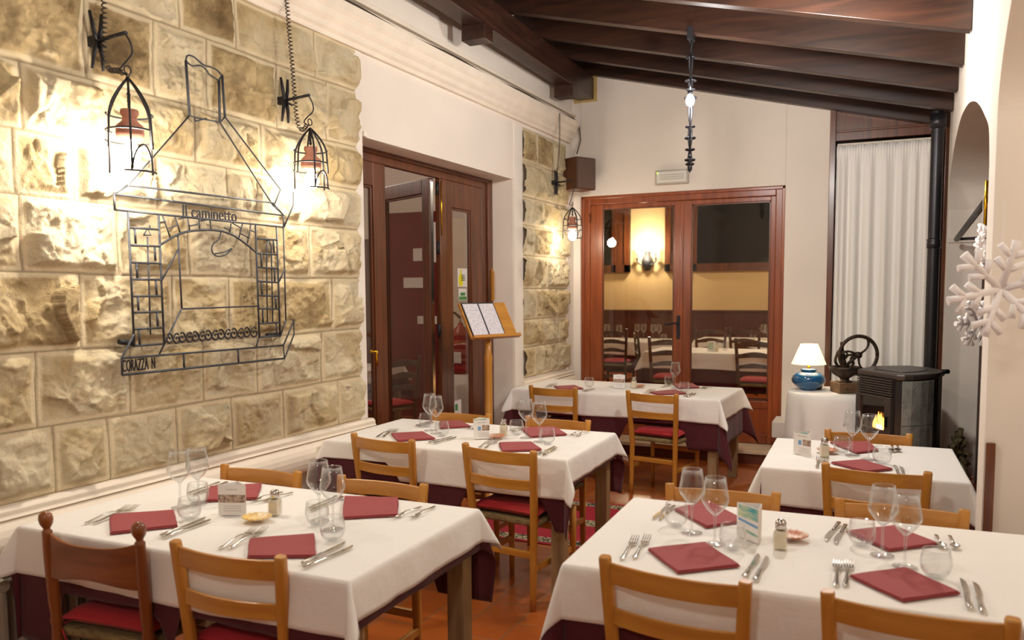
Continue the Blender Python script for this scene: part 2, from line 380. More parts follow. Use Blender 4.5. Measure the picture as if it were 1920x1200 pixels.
# ceiling: boards + rafters sloping down to the right
def ZC(x): return 3.11-.245*x
b = MB(); p = [(-3.5, -3.5), (1.6, -3.5), (1.6, 8.2), (-3.5, 8.2)]
b.hexa([(x, y, ZC(x)+.21) for x, y in p]+[(x, y, ZC(x)+.26) for x, y in p])
struct(b.build('ceiling', 'board'), 'dark boarded sloping ceiling')
ry = [7.855, 7.225, 6.57, 5.87, 5.147, 4.43, 3.72]
rl = ['nearest the far wall', 'second from the far wall', 'third from the far wall', 'fourth, carrying the iron ceiling lamp', 'fifth from the far wall', 'sixth from the far wall', 'seventh, nearest the viewer']
for i, y in enumerate(ry):
    xl, xr = -2.9, RX(y)-.005
    b = MB(); q = [(xl, y-.04), (xr, y-.04), (xr, y+.04), (xl, y+.04)]
    b.hexa([(x, yy, ZC(x)) for x, yy in q]+[(x, yy, ZC(x)+.205) for x, yy in q])
    o = b.build('rafter', 'rafter', bevel=.004)
    tag(o, 'brown wooden ceiling rafter, %s' % rl[i], 'rafter', 'rafters under the sloping ceiling')
# long beam under the rafters at the left, with its hanger blocks
t = thing('ceiling_beam', 'long dark beam running along the left side under the rafter ends', 'beam', (0, 0, 0))
b = MB().box(-2.75, -2.59, .5, YF-.01, 3.52, 3.735); b.build('timber', 'beam', t, bevel=.005)
for y in (5.42, 7.30):
    MB().box(-2.765, -2.575, y-.07, y+.07, 3.415, 3.53).build('block', 'beam', t, bevel=.006)
MB().box(-2.80, -2.56, YF-.012, YF, 3.50, 3.76).build('painted_edge', 'yellowtrim', t)

# cornice on the left wall, with conduit
prof = [(0, 3.085), (.03, 3.085), (.035, 3.11), (.055, 3.125), (.06, 3.155), (.085, 3.18), (.095, 3.215), (.115, 3.235), (.12, 3.285), (.07, 3.30), (0, 3.30)]
b = MB(); b.loft([[(WX(y, o), y, z) for o, z in prof] for y in (-3.4, 1, 4, YF-.12)]); b.loft([[(WX(YF-.12, o), YF-.12, z) for o, z in prof], [(WX(YF-.06, o*.45), YF-.06, z+(.03 if k < 5 else 0)) for k, (o, z) in enumerate(prof)]])
struct(b.build('trim_4', 'moulding'), 'white plaster cornice along the left wall')
b = MB(); wslab(b, -3, YF-.1, 3.30, 3.335, .02, .06); wslab(b, -3, YF-.02, 3.36, 3.39, 0, .05)
struct(b.build('trim_5', 'moulding', bevel=.004), 'cable duct on top of the cornice')
pts = [(WX(y, .075), y, 3.312+.008*sin(y*5)) for y in [2+i*.14 for i in range(42)]]
o = MB().tube(pts+[(WX(7.85, .09), 7.86, 3.25), (-2.72, 7.86, 3.12), (-2.74, 7.8, 2.98)], .006, 6).build('cable', 'wire'); tag(o, 'thin brown speaker cable running along the cornice duct', 'cable')

# ledge and bulge below the stone
prof = [(0, .80), (.035, .80), (.05, .785), (.05, .765), (.06, .755)]+[(.02+.075*cos(a), .665+.09*sin(a)) for a in [pi/2-.3-i*(pi-.5)/9 for i in range(10)]]+[(0, .57)]
def ledge(y0, y1):
    b = MB(); b.loft([[(WX(y, o), y, z) for o, z in prof] for y in (y0, y1)], False); return b
struct(ledge(-3.4, 4.33).build('trim_6', 'moulding', bevel=.003), 'rounded white ledge under the large stone panel')
struct(ledge(6.62, YF-.07).build('trim_7', 'moulding', bevel=.003), 'rounded white ledge under the narrow stone pier')

# rock-faced stone: real relief
def sstep(a, b_, x):
    t = min(1, max(0, (x-a)/(b_-a))); return t*t*(3-2*t)
def stone_panel(name, label, rows, zc, y0, y1, step, ragged):
    ny = int((y1-y0)/step); nz = int((zc[0]-zc[-1])/step); vs = []; cols = []
    tones = {}
    for i in range(ny+1):
        y = y0+(y1-y0)*i/ny
        for j in range(nz+1):
            z = zc[-1]+(zc[0]-zc[-1])*j/nz
            wz = z+.010*noise.noise(Vector((y*1.3, 3.1, 0)))
            k = 0
            while k < len(zc)-2 and wz < zc[k+1]: k += 1
            js = rows[k]; c = 0; wy = y+.012*noise.noise(Vector((z*4, 9.1, k)))
            while c < len(js) and wy > js[c]: c += 1
            ya = js[c-1] if c > 0 else -99; yb = js[c] if c < len(js) else 99
            dz = min(abs(zc[k]-wz), abs(wz-zc[k+1])); dy = min(wy-ya, yb-wy)
            d = min(dz, dy); P = Vector((y, z, k*7.3+c*3.1))
            mar = .011+.012*abs(noise.noise(P*5))
            s = sstep(0, .038, d-mar)
            W_ = P+noise.noise_vector(P*4)*.05
            f = noise.fractal(W_*3.2, .75, 2.1, 6); rid = 1-2*abs(noise.noise(W_*7))
            hf = 0
            for sc_, am in ((3.6, .30), (9, .22), (21, .16)):
                _, pt = noise.voronoi(W_*sc_); q_ = pt[0]; nv = noise.noise_vector(q_*5.37+Vector((.3, .7, .1)))
                dl = W_*sc_-q_; hf += am*(dl.y*nv.y+dl.x*nv.x)/sc_+.05*nv.z/sc_
            h = s*(.014+.026*f+.010*rid+hf*1.35+.006*noise.fractal(P*26, .9, 2, 4))
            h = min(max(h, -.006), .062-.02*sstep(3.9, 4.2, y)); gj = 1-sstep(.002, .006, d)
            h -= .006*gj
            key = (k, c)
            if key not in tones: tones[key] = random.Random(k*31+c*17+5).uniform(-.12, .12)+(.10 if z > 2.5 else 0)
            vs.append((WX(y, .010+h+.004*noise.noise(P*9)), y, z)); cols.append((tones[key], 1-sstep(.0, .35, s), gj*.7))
    n = nz+1; fs = [(i*n+j, (i+1)*n+j, (i+1)*n+j+1, i*n+j+1) for i in range(ny) for j in range(nz)]
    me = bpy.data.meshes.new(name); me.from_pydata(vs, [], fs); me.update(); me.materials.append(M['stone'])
    me.polygons.foreach_set('use_smooth', [True]*len(fs))
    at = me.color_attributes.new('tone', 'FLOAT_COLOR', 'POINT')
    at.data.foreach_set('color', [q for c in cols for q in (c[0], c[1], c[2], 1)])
    o = bpy.data.objects.new(name, me); COL.objects.link(o); struct(o, label); return o
zc = [3.092, 2.83, 2.491, 2.23, 1.984, 1.687, 1.374, 1.074, .80]
rows = [[1.75, 2.138, 2.896, 3.252, 3.861], [1.95, 2.408, 2.749, 3.058, 3.541, 3.956], [1.6, 2.125, 2.971, 3.413, 3.9], [2.081, 2.325, 2.74, 3.165, 3.705], [2.094, 2.522, 2.909, 3.312, 3.779], [1.8, 2.33, 2.798, 3.152, 3.969], [2.122, 2.553, 2.968, 3.336, 3.857], [1.9, 2.187, 2.435, 2.799, 3.146, 3.528, 4.007]]
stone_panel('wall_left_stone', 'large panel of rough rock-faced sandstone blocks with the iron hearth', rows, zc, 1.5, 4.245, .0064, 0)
rows2 = [[6.98, 7.36], [6.95, 7.42], [7.12, 7.5], [6.9, 7.3], [7.2], [6.95, 7.45], [7.1, 7.5], [6.9, 7.3]]
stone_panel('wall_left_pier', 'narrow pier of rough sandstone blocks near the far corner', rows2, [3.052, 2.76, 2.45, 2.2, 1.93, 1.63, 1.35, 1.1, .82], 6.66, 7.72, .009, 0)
# strip of plaster framing stone
b = MB(); wslab(b, 4.235, 4.31, .80, 3.09, 0, .008); wslab(b, 6.49, 6.665, 0, 3.06, 0, .014); wslab(b, 7.71, YF, .8, 3.06, 0, .014)
wslab(b, 4.315, 4.35, 2.575, 2.61, 0, .02)
struct(b.build('trim_8', 'plaster_white', bevel=.008), 'white plaster strips edging the stonework')

# ---------------------------------------------------------------- left bifold door in its recess
FX = -.21
d2 = thing('door_1', None, None); struct(d2, 'dark wooden folding glazed door in the left wall recess')
def bar(mb, ya, yb, za, zb, dx=.05, off=FX): wslab(mb, ya, yb, za, zb, off-dx, off)
b = MB(); bar(b, 4.31, 4.40, 0, 2.575); bar(b, 6.32, 6.48, 0, 2.575); bar(b, 4.40, 6.32, 2.49, 2.575)
wslab(b, 4.32, 6.48, 2.545, 2.575, FX, FX+.02); wslab(b, 6.40, 6.48, 0, 2.56, FX, FX+.02)
b.build('door_frame', 'mahogany_dark', d2, bevel=.006)
def leaf(name, ya, yb, z0, z1, st, mtx=None, low=.16, parent=d2, mm='mahogany_dark'):
    """stiles/rails in the local plane (u along the leaf, thickness in x), transformed by mtx"""
    b = MB(); w = yb-ya; t = .022
    for u0, u1, a0, a1 in ((0, st, z0, z1), (w-st, w, z0, z1), (st, w-st, z1-st*1.1, z1), (st, w-st, z0, z0+low)):
        b.box(-t, t, u0, u1, a0, a1, mtx)
    for u0, u1, a0, a1 in ((st, st+.018, z0+low, z1-st*1.1), (w-st-.018, w-st, z0+low, z1-st*1.1), (st, w-st, z1-st*1.1-.018, z1-st*1.1), (st, w-st, z0+low, z0+low+.018)):
        b.box(-t*.6, t*.6, u0, u1, a0, a1, mtx)
    o = b.build(name, mm, parent, bevel=.004)
    g = MB().box(-.003, .003, st, w-st, z0+low, z1-st*1.1, mtx).build('pane', 'pane', o)
    return o
ang = math.atan(WLB)
def lm(y, off=FX-.025, rz=0): return Matrix.Translation((WX(y, off), y, 0)) @ Matrix.Rotation(-ang+rz, 4, 'Z')
leaf('fixed_leaf', 4.40, 4.875, .02, 2.49, .145, lm(4.40))
rl_ = leaf('folding_leaf', 5.62, 6.32, .02, 2.49, .19, lm(5.62), low=.2)
# opened leaf swinging into the other room
hx, hy = WX(5.60, FX-.06), 5.58
fx_, fy_ = -3.86, 5.94; LW = sqrt((fx_-hx)**2+(fy_-hy)**2)
mt = Matrix.Translation((hx, hy, 0)) @ Matrix.Rotation(atan2(fy_-hy, fx_-hx)-pi/2, 4, 'Z')
ol = leaf('opened_leaf', 0, LW, .02, 2.49, .10, mt, low=.2)
MB().box(-.012, .012, -.012, 0, .05, 2.46, mt).build('edge_rail', 'steel', ol)
for z in (.55, 1.25, 1.9, 2.36):
    MB().tube([(hx+.045, hy+.02, z), (hx+.045, hy+.02, z+.10)], .012, 8).build('hinge', 'iron', d2)
MB().tube([(WX(5.63, FX+.004), 5.63, 2.05), (WX(5.63, FX+.004), 5.63, 2.47)], .006, 6).build('bolt_rod', 'brass', d2)
MB().tube([(WX(4.52, FX+.03), 4.62, 1.20), (WX(4.52, FX+.05), 4.66, 1.20), (WX(4.52, FX+.05), 4.66, 1.10)], .01, 8).build('handle', 'brass', d2)
# stickers on the folding leaf pane: flat bottle sticker, green sign, lower sticker
def onleaf(px, py): return at_left(px, py, FX-.012)
def quad_on_left(mb, p0, p1, off):  # rectangle between two pixels (top-left, bottom-right)
    a = at_left(p0[0], p0[1], off); c = at_left(p1[0], p1[1], off)
    wslab(mb, a.y, c.y, c.z, a.z, off-.001, off); return a, c
s1 = thing('window_sticker', 'white sticker with a yellow bottle on the folding door pane', 'sticker')
b = MB(); a, c = quad_on_left(b, (858, 503), (876, 538), FX-.018); b.build('backing', 'sticker_white', s1)
cy, w_, zt, zb = (a.y+c.y)/2-.03, (c.y-a.y), a.z, c.z; H_ = zt-zb
b = MB(); pr_ = [(.0, .04), (.5, .06), (.75, .25), (.75, .5), (.25, .75), (.2, .95), (0, .97)]
poly = [(cy+r*w_*.32, zb+H_*q) for r, q in pr_]+[(cy-r*w_*.32, zb+H_*q) for r, q in reversed(pr_)]
b.prism([(WX(y, FX-.0165), y, z) for y, z in poly], (-.001, 0, 0)); b.build('bottle_print', 'sticker_yellow', s1)
for k in range(4):
    b = MB(); wslab(b, cy+.005, cy+w_*.42, zb+H_*(.34+.09*k), zb+H_*(.38+.09*k), FX-.017, FX-.0155); b.build('print_line', 'ink', s1)
s2 = thing('window_sticker', 'small white and green sticker below the yellow bottle sticker', 'sticker')
b = MB(); a, c = quad_on_left(b, (860, 541), (875, 563), FX-.018); b.build('backing', 'sticker_white', s2)
cy, w_, zt, zb = (a.y+c.y)/2, (c.y-a.y), a.z, c.z; H_ = zt-zb
b = MB(); wslab(b, cy-w_*.3, cy+w_*.3, zb+.4*H_, zb+.66*H_, FX-.0175, FX-.016); wslab(b, cy-w_*.46, cy+w_*.46, zb+.05*H_, zb+.33*H_, FX-.0175, FX-.016); b.build('green_print', 'sticker_green', s2)
s3 = thing('window_sticker', 'white sticker low on the folding door pane', 'sticker')
b = MB(); a, c = quad_on_left(b, (851, 752), (865, 776), FX-.018); b.build('backing', 'sticker_white', s3)
b = MB(); wslab(b, a.y+.02, a.y+.06, c.z+.04, a.z-.03, FX-.0175, FX-.016); b.build('print_patch', 'sticker_green', s3)
# hanging wooden paddle on the jamb
a = at_left(920, 503, .0); 
t = thing('wooden_paddle', 'narrow wooden board hanging on the jamb above the menu stand', 'board', (at_y(921, 530, 6.45).x, 6.45, 1.54))
b = MB(); pl = [(-.03, .0), (-.022, -.02), (.022, -.02), (.03, 0), (.03, .23), (.018, .26), (-.018, .26), (-.03, .23)]
b.prism([(x, -.008, z) for x, z in pl], (0, .016, 0)); b.build('plank', 'honey', t, bevel=.003)
MB().lathe([(0, .0), (.005, 0), (.005, .004), (0, .004)], 8, (0, -.012, .04)).build('screw', 'iron', t)

# room beyond the left door
b = MB(); b.box(-9, -3.6, 9.0, 9.2, 0, 3.4); struct(b.build('wall_side_room', 'plaster_white'), 'white wall of the side room')
b = MB(); b.box(-9.2, -9, 3, 9.2, 0, 3.4); b.box(-9, -3.3, 2.9, 3.05, 0, 3.4); b.box(-3.95, -3.6, 8.0, 9.2, 0, 3.4); struct(b.build('wall_side_room_back', 'plaster_white'), 'side room walls')
b = MB().box(-9, -3.2, 3, 9.2, 3.3, 3.4); struct(b.build('ceiling_side_room', 'plaster_white'), 'white ceiling of the side room')
b = MB().box(-9, -3.6, 3, 9.1, -.1, 0); struct(b.build('floor_side_room', 'floor'), 'side room floor')
b = MB().box(-5.95, -4.84, 8.97, 9.0, 0, 2.62); o = b.build('wall_panel_side_room', 'redwall'); struct(o, 'dark red panel on the side room wall')
for k, (x, z, w, h) in enumerate(((-5.35, 2.0, .13, .16), (-5.08, 1.98, .22, .5), (-5.5, 1.66, .42, .13), (-5.3, 1.2, .3, .1))):
    o = MB().box(x, x+w, 8.955, 8.968, z, z+h).build('notice', 'paper'); tag(o, ['small square notice on the dark red side room wall', 'tall pale notice on the dark red side room wall', 'wide printed notice on the dark red side room wall', 'low narrow notice on the dark red side room wall'][k], 'notice', 'notices on the red wall')
MBx = MB().box(-6.9, -5.98, 8.96, 8.99, .0, 2.3); tag(MBx.build('cupboard_front', 'mahogany_dark'), 'dark wooden cupboard at the end of the side room', 'cupboard')
# fire extinguisher behind the folding leaf
t = thing('fire_extinguisher', 'red fire extinguisher with black hose behind the folding door pane', 'extinguisher', (-4.05, 7.75, .72))
MB().lathe([(0, 0), (.085, 0), (.09, .02), (.09, .42), (.07, .49), (.03, .52), (.03, .55), (0, .55)], 20).build('cylinder', 'extinguisher', t)
MB().box(-.05, .05, -.095, -.088, .12, .24).build('plate_label', 'sticker_white', t)
MB().tube([(0, 0, .54), (0, 0, .6), (-.03, 0, .63), (.05, 0, .64)], .014, 8).build('valve', 'steel', t)
MB().tube(smooth_path([(0, 0, .6), (-.08, -.02, .66), (-.13, -.03, .55), (-.14, -.03, .35), (-.12, -.03, .2)]), .014, 8).build('hose', 'black', t)
MB().box(-.1, .1, .088, .15, .1, .5).build('wall_bracket', 'iron', t)

# ---------------------------------------------------------------- far double door
YD = 7.97
d = thing('door_2', None, None); struct(d, 'reddish brown glazed double door in the far wall')
b = MB(); za, zb = .13, 2.565; xa, xb = -2.735, -.745
for q in ((xa, xa+.09, za, zb), (xb-.085, xb, za, zb), (xa+.09, xb-.085, zb-.085, zb)): b.box(q[0], q[1], YD-.03, YD+.05, q[2], q[3])
b.box(xa, xb, YD-.045, YD-.03, zb-.03, zb); b.box(xa, xa+.03, YD-.045, YD-.03, za, zb); b.box(xb-.03, xb, YD-.045, YD-.03, za, zb)
b.build('door_frame', 'mahogany', d, bevel=.006)
def fleaf(name, xa, xb, gx0, gx1, gz0=.545, gz1=2.435):
    b = MB(); z0, z1 = .135, 2.478
    for q in ((xa, gx0, z0, z1), (gx1, xb, z0, z1), (gx0, gx1, gz1, z1), (gx0, gx1, gz0-.07, gz0), (gx0, gx1, z0, z0+.09)): b.box(q[0], q[1], YD-.02, YD+.03, q[2], q[3])
    o = b.build(name, 'mahogany', d, bevel=.005)
    MB().box(gx0, gx1, YD-.008, YD+.012, z0+.09, gz0-.07).build('panel', 'mahogany', o)
    b = MB()
    for q in ((gx0, gx0+.012, gz0, gz1), (gx1-.012, gx1, gz0, gz1), (gx0, gx1, gz0, gz0+.012), (gx0, gx1, gz1-.012, gz1)): b.box(q[0], q[1], YD-.012, YD, q[2], q[3])
    b.build('beading', 'mahogany_dark', o)
    MB().box(gx0, gx1, YD+.004, YD+.009, gz0, gz1).build('pane', 'pane', o)
    return o
l1 = fleaf('door_leaf', -2.645, -1.700, -2.515, -1.782); l2 = fleaf('door_leaf', -1.700, -.83, -1.612, -.875)
MB().box(-1.722, -1.690, YD-.032, YD-.02, .14, 2.47).build('meeting_strip', 'mahogany', l2, bevel=.004)
MB().box(-1.745, -1.712, YD-.045, YD-.02, 1.13, 1.36).build('handle_plate', 'iron', l1, bevel=.006)
MB().tube(smooth_path([(-1.729, YD-.045, 1.28), (-1.729, YD-.08, 1.28), (-1.78, YD-.085, 1.285), (-1.83, YD-.08, 1.27), (-1.855, YD-.08, 1.275)]), .009, 8).build('handle', 'iron', l1)
for z in (.45, 2.3): MB().tube([(-2.647, YD-.03, z), (-2.647, YD-.03, z+.09)], .009, 8).build('hinge', 'mahogany_dark', d)

# ---------------------------------------------------------------- right end: glazed corner, curtain
w = thing('window_1', None, None); struct(w, 'dark wood framed window behind the curtain')
b = MB(); b.box(-.372, -.322, YF-.03, YF+.2, .1, 3.2); b.box(.545, .60, YF-.04, YF+.2, .1, 3.1); b.box(-.33, .6, YF+.01, YF+.24, 2.93, 3.4); b.box(-.33, .6, YF-.01, YF+.01, 3.0, 3.02)
b.build('window_frame', 'mahogany_dark', w, bevel=.004)
MB().box(-.33, .58, YF+.2, YF+.21, .1, 2.95).build('pane', 'night', w)
def curtain(x0, x1, y, z0, z1):
    nx, nz = 240, 40; vs = []
    for j in range(nz+1):
        z = z1+(z0-z1)*j/nz; dz = z1-z
        for i in range(nx+1):
            u = i/nx; x = x0+(x1-x0)*u
            k = sstep(.06, .16, dz)
            wv = .006*sin(u*2*pi*36+.5*sin(u*9))*(1-k)+k*(.036*sin(u*2*pi*7.5+1.6*sin(u*7)+.2*z)+.005*sin(u*2*pi*15+z*.5+1.5*sin(u*5)))*(.45+.55*min(1, dz/1.2))
            vs.append((x, y+wv-(.010*(1-sstep(.0, .1, abs(dz-.06)))), z+.006*sin(u*60)*(1 if j == 0 else 0)))
    n = nx+1; fs = [(j*n+i, j*n+i+1, (j+1)*n+i+1, (j+1)*n+i) for j in range(nz) for i in range(nx)]
    return MB().add(vs, fs, True)
t = thing('curtain', 'long off-white pleated curtain hanging behind the stove', 'curtain', (0, 0, 0))
curtain(-.312, .50, 7.90, .15, 2.885).build('drape', 'cream_linen', t, solid=.003)
MB().box(-.31, .52, 7.915, 7.935, 2.885, 2.905).build('curtain_rail', 'moulding', t)

# right wall with arched window recess and the nearer opening
arch = [(3.65, 0), (3.65, 2.08), (3.74, 2.232), (3.97, 2.326), (4.32, 2.44), (4.72, 2.54), (5.28, 2.638), (6.0, 2.70), (6.6, 2.68), (7.04, 2.62), (7.35, 2.53), (7.52, 2.42), (7.6, 2.25), (7.6, 0)]
def arch_z(y):
    for (a, za), (b_, zb) in zip(arch[1:], arch[2:]):
        if a <= y <= b_ and b_ > a: return za+(zb-za)*(y-a)/(b_-a)
    return 0
JY = 3.38
b = MB(); wslab(b, JY, 3.65, 0, 3.75, 0, .5, RX); wslab(b, 7.6, 8.1, 0, 3.4, 0, .27, RX)
arch = [(p.x, p.y) for p in smooth_path([(y, z, 0) for y, z in arch[1:-1]], 6)]; arch = [arch[0]]+[q for i, q in enumerate(arch[1:]) if q[0] > arch[i][0]+1e-4]
A = arch
def arch_z(y):
    for (a, za), (b_, zb) in zip(A, A[1:]):
        if a <= y <= b_: return za+(zb-za)*(y-a)/(b_-a)
    return 0
for (ya, za), (yb, zb) in zip(A, A[1:]):
    if yb <= ya: continue
    b.hexa([(RX(ya), ya, za), (RX(ya, .5), ya, za), (RX(yb, .5), yb, zb), (RX(yb), yb, zb), (RX(ya), ya, 3.75), (RX(ya, .5), ya, 3.75), (RX(yb, .5), yb, 3.75), (RX(yb), yb, 3.75)])
# nearer opening: soffit arch from the jamb toward the viewer
na = [(JY-1.9*(1-cos(k*pi/80)), 2.21+.52*sin(k*pi/80)) for k in range(41)]
for (ya, za), (yb, zb) in zip(na, na[1:]):
    b.hexa([(RX(yb), yb, zb), (RX(yb, .5), yb, zb), (RX(ya, .5), ya, za), (RX(ya), ya, za), (RX(yb), yb, 3.75), (RX(yb, .5), yb, 3.75), (RX(ya, .5), ya, 3.75), (RX(ya), ya, 3.75)])
yl = na[-1][0]; wslab(b, -3.5, yl, 2.73, 3.75, 0, .5, RX)
struct(b.build('wall_right', 'plaster_white'), 'white right wall with arched recess')
b = MB().box(1.9, 2.0, -3.5, 8.2, 0, 4); struct(b.build('wall_right_outer', 'plaster_white'), 'pale wall beyond the right opening')
w = thing('window_2', None, None); struct(w, 'dark wood window inside the arched recess')
b = MB(); o_ = .27
fr = [(y, arch_z(y)) for y in [3.7+i*.13 for i in range(30)] if arch_z(y)]
for (ya, za), (yb, zb) in zip(fr, fr[1:]):
    b.hexa([(RX(ya, o_), ya, za-.09), (RX(ya, o_+.06), ya, za-.09), (RX(yb, o_+.06), yb, zb-.09), (RX(yb, o_), yb, zb-.09), (RX(ya, o_), ya, za+.02), (RX(ya, o_+.06), ya, za+.02), (RX(yb, o_+.06), yb, zb+.02), (RX(yb, o_), yb, zb+.02)])
for y in (3.66, 4.55, 5.45, 6.35, 7.3):
    wslab(b, y, y+.12 if y < 7 else 7.6, 0, arch_z(max(y, 3.7))-.02, o_, o_+.06, RX)
wslab(b, 3.66, 7.6, 1.95, 2.05, o_, o_+.06, RX)
b.build('window_frame', 'mahogany_dark', w)
b = MB(); wslab(b, 3.66, 7.6, 0, 2.75, o_+.08, o_+.09, RX); b.build('pane', 'night', w)
# lower ledge inside the recess (white) and tile lines
b = MB(); wslab(b, 7.56, 7.6, 0, 1.98, .0, .26, RX); wslab(b, 7.545, 7.6, 1.98, 2.02, 0, .26, RX); struct(b.build('trim_9', 'plaster_white', bevel=.004), 'white boxed pier lining the recess')
b = MB().box(RX(JY, .004), RX(JY, .034), JY-.018, JY, .25, 1.04); struct(b.build('trim_10', 'mahogany_dark', bevel=.003), 'short upright wooden strip on the right jamb')
t = thing('rolling_blind_arm', 'grey awning arm slanting in the arched recess', 'bracket')
MB().tube([(RX(7.4, .06), 7.4, 2.0), (RX(5.0, .2), 5.0, 2.24)], .022, 8).build('arm', 'pipe', t)
MB().tube([(RX(7.4, .06), 7.4, 2.0), (RX(7.3, .25), 7.3, 2.0)], .012, 8).build('hook', 'iron', t)
# ================================================================= WALL THINGS
# wrought iron drawing of a fireplace, standing off the stone
HA = .085
def HP(px, py, o=HA): return at_left(px, py, o)
ca = lambda x, y: (200+x/3.636, 90+y/3.636)
cb = lambda x, y: (x/2.727, 360+y/2.727)
cc = lambda x, y: (210+x/3.53, 380+y/3.53)
cd = lambda x, y: (420+x/3.75, 400+y/3.75)
art = thing('iron_fireplace_art', 'grey wrought iron outline drawing of a fireplace hung on the stone wall', 'wall art')
def wires(name, f, lines, r=.0040, m='iron_grey', sm=False):
    b = MB()
    for ln in lines:
        pts = [HP(*f(*p)) for p in ln]
        if sm: pts = smooth_path(pts, 5)
        b.tube(pts, r, 6)
    return b.build(name, m, art)
b = MB()
b.tube(smooth_path([HP(*ca(*p)) for p in ((540, 88), (545, 62), (560, 50), (600, 65), (660, 115), (710, 130), (750, 150), (785, 185))]), .004, 6)
b.tube(smooth_path([HP(*ca(*p)) for p in ((540, 88), (580, 120), (640, 120), (680, 150), (700, 180), (765, 222))]), .004, 6)
b.tube([HP(*ca(765, 222)), HP(*ca(785, 185))], .004, 6)
for ln in (((540, 85), (565, 460)), ((765, 222), (772, 505)), ((787, 185), (807, 470))): b.tube([HP(*ca(*p)) for p in ln], .0065, 6)
b.build('chimney_frame', 'iron_grey', art)
wires('hood_frame', ca, [((565, 460), (600, 472), (772, 508), (807, 470)), ((600, 472), (603, 500), (680, 480)), ((565, 460), (145, 940), (55, 990)), ((772, 508), (1135, 1075)), ((807, 470), (1185, 965), (1143, 1070)), ((1135, 1075), (1208, 1140))])
wires('mantel_frame', cb, [((583, 10), (650, -35)), ((650, -35), (1395, 55)), ((583, 10), (1450, 120)), ((583, 10), (587, 90)), ((585, 90), (1450, 180)), ((1450, 120), (1450, 180)), ((1395, 55), (1450, 120)), ((1452, 178), (1500, 68), (1500, 0))], .005)
wires('brick_column', cc, [((105, 55), (148, 948)), ((308, 75), (345, 935)), ((112, 165), (308, 178)), ((122, 282), (318, 290)), ((128, 396), (322, 403)), ((133, 508), (328, 510)), ((138, 620), (333, 618)), ((143, 728), (337, 722)), ((148, 838), (340, 828)), ((148, 948), (345, 935)), ((150, 170), (157, 272)), ((283, 290), (287, 385)), ((163, 398), (167, 500)), ((290, 512), (296, 612)), ((170, 622), (176, 715)), ((298, 728), (303, 820)), ((178, 842), (184, 940))], .005)
wires('brick_column', cd, [((222, 80), (248, 870)), ((370, 95), (395, 865)), ((232, 178), (375, 188)), ((235, 282), (375, 290)), ((240, 380), (380, 388)), ((240, 478), (385, 487)), ((245, 578), (388, 583)), ((248, 670), (390, 672)), ((250, 775), (393, 768)), ((250, 870), (397, 862)), ((350, 190), (352, 280)), ((260, 285), (265, 378)), ((355, 390), (358, 480)), ((262, 485), (268, 578)), ((362, 585), (366, 668)), ((272, 678), (275, 770)), ((368, 770), (372, 865))], .005)
wires('poker', cc, [((250, 148), (253, 180)), ((235, 225), (255, 875)), ((210, 215), (235, 172), (258, 215), (210, 215))], .0036)
wires('tongs', cd, [((295, 192), (330, 185)), ((312, 190), (298, 230), (305, 770)), ((318, 190), (332, 240), (343, 770))], .0036)
wires('arch', cb, [((820, 270), (915, 215), (1000, 197), (1100, 195), (1180, 215), (1250, 260), (1308, 308))], .0058, sm=True)
for f, L_ in ((cc, [((330, 75), (385, 230)), ((415, 85), (455, 210)), ((500, 95), (515, 185)), ((575, 100), (580, 175)), ((650, 110), (655, 180)), ((315, 130), (355, 125)), ((375, 170), (430, 150)), ((440, 108), (500, 98)), ((510, 155), (575, 142)), ((585, 120), (650, 110))]), (cd, [((50, 70), (40, 135)), ((130, 75), (105, 170)), ((190, 80), (165, 210)), ((60, 70), (125, 105)), ((120, 145), (180, 175)), ((190, 120), (222, 135)), ((0, 100), (45, 120))])):
    b = MB()
    for ln in L_: b.tube([HP(*f(*p)) for p in ln], .0035, 6)
    b.build('arch_bricks', 'iron_grey', art)
wires('opening_frame', cc, [((437, 220), (462, 700)), ((445, 295), (330, 515)), ((462, 700), (312, 1005))], .0042)
wires('opening_frame', cb, [((930, 598), (1325, 583)), ((1325, 745), (1310, 790))], .0042)
wires('side_frame', cd, [((418, 100), (435, 750), (490, 748), (493, 850), (425, 1020), (418, 928)), ((435, 750), (395, 865)), ((490, 755), (418, 928)), ((425, 395), (388, 480))], .0042)
wires('hearth_base', cc, [((145, 870), (65, 1030), (68, 1140))], .005)
b = MB(); pA, pB, pC, pD = HP(*cc(65, 1030)), HP(*cd(418, 928)), HP(*cd(425, 1020)), HP(*cc(68, 1140))
b.tube([pA, pB], .005, 6); b.tube([pD, pC], .0058, 6); b.tube([HP(*cc(475, 1000)), HP(*cc(478, 1095))], .005, 6); b.tube([HP(*cd(100, 958)), HP(*cd(102, 1055))], .005, 6); b.build('hearth_base', 'iron_grey', art)
for pa, pb in ((cc(45, 920), cc(140, 932)), (cd(300, 858), cd(390, 850))): MB().tube([HP(*pa, .05), HP(*pb, .05)], .012, 6).build('wall_fixing', 'iron', art)
for p in (cc(148, 948), cd(395, 865), ca(565, 460), ca(807, 470)): MB().tube([HP(*p, 0), HP(*p)], .004, 6).build('wall_fixing', 'iron', art)
b = MB()
for k in range(7):
    x = 885+k*66; y = 757-k*5.2
    for s in (1, -1):
        b.tube(smooth_path([HP(*cb(x+s*q[0], y+q[1])) for q in ((0, -2), (14, 14), (30, 8), (32, -10), (18, -14), (16, -4))]), .0045, 6)
        b.tube(smooth_path([HP(*cb(x+s*q[0], y+q[1])) for q in ((0, -2), (8, -24), (20, -34), (28, -26))]), .004, 6)
b.build('fire_grate', 'iron', art)
wires('pot_hook', cb, [((1130, 200), (1120, 240), (1088, 270), (1085, 305), (1110, 328), (1155, 320), (1186, 288), (1150, 306), (1100, 315))], .0036, sm=True)
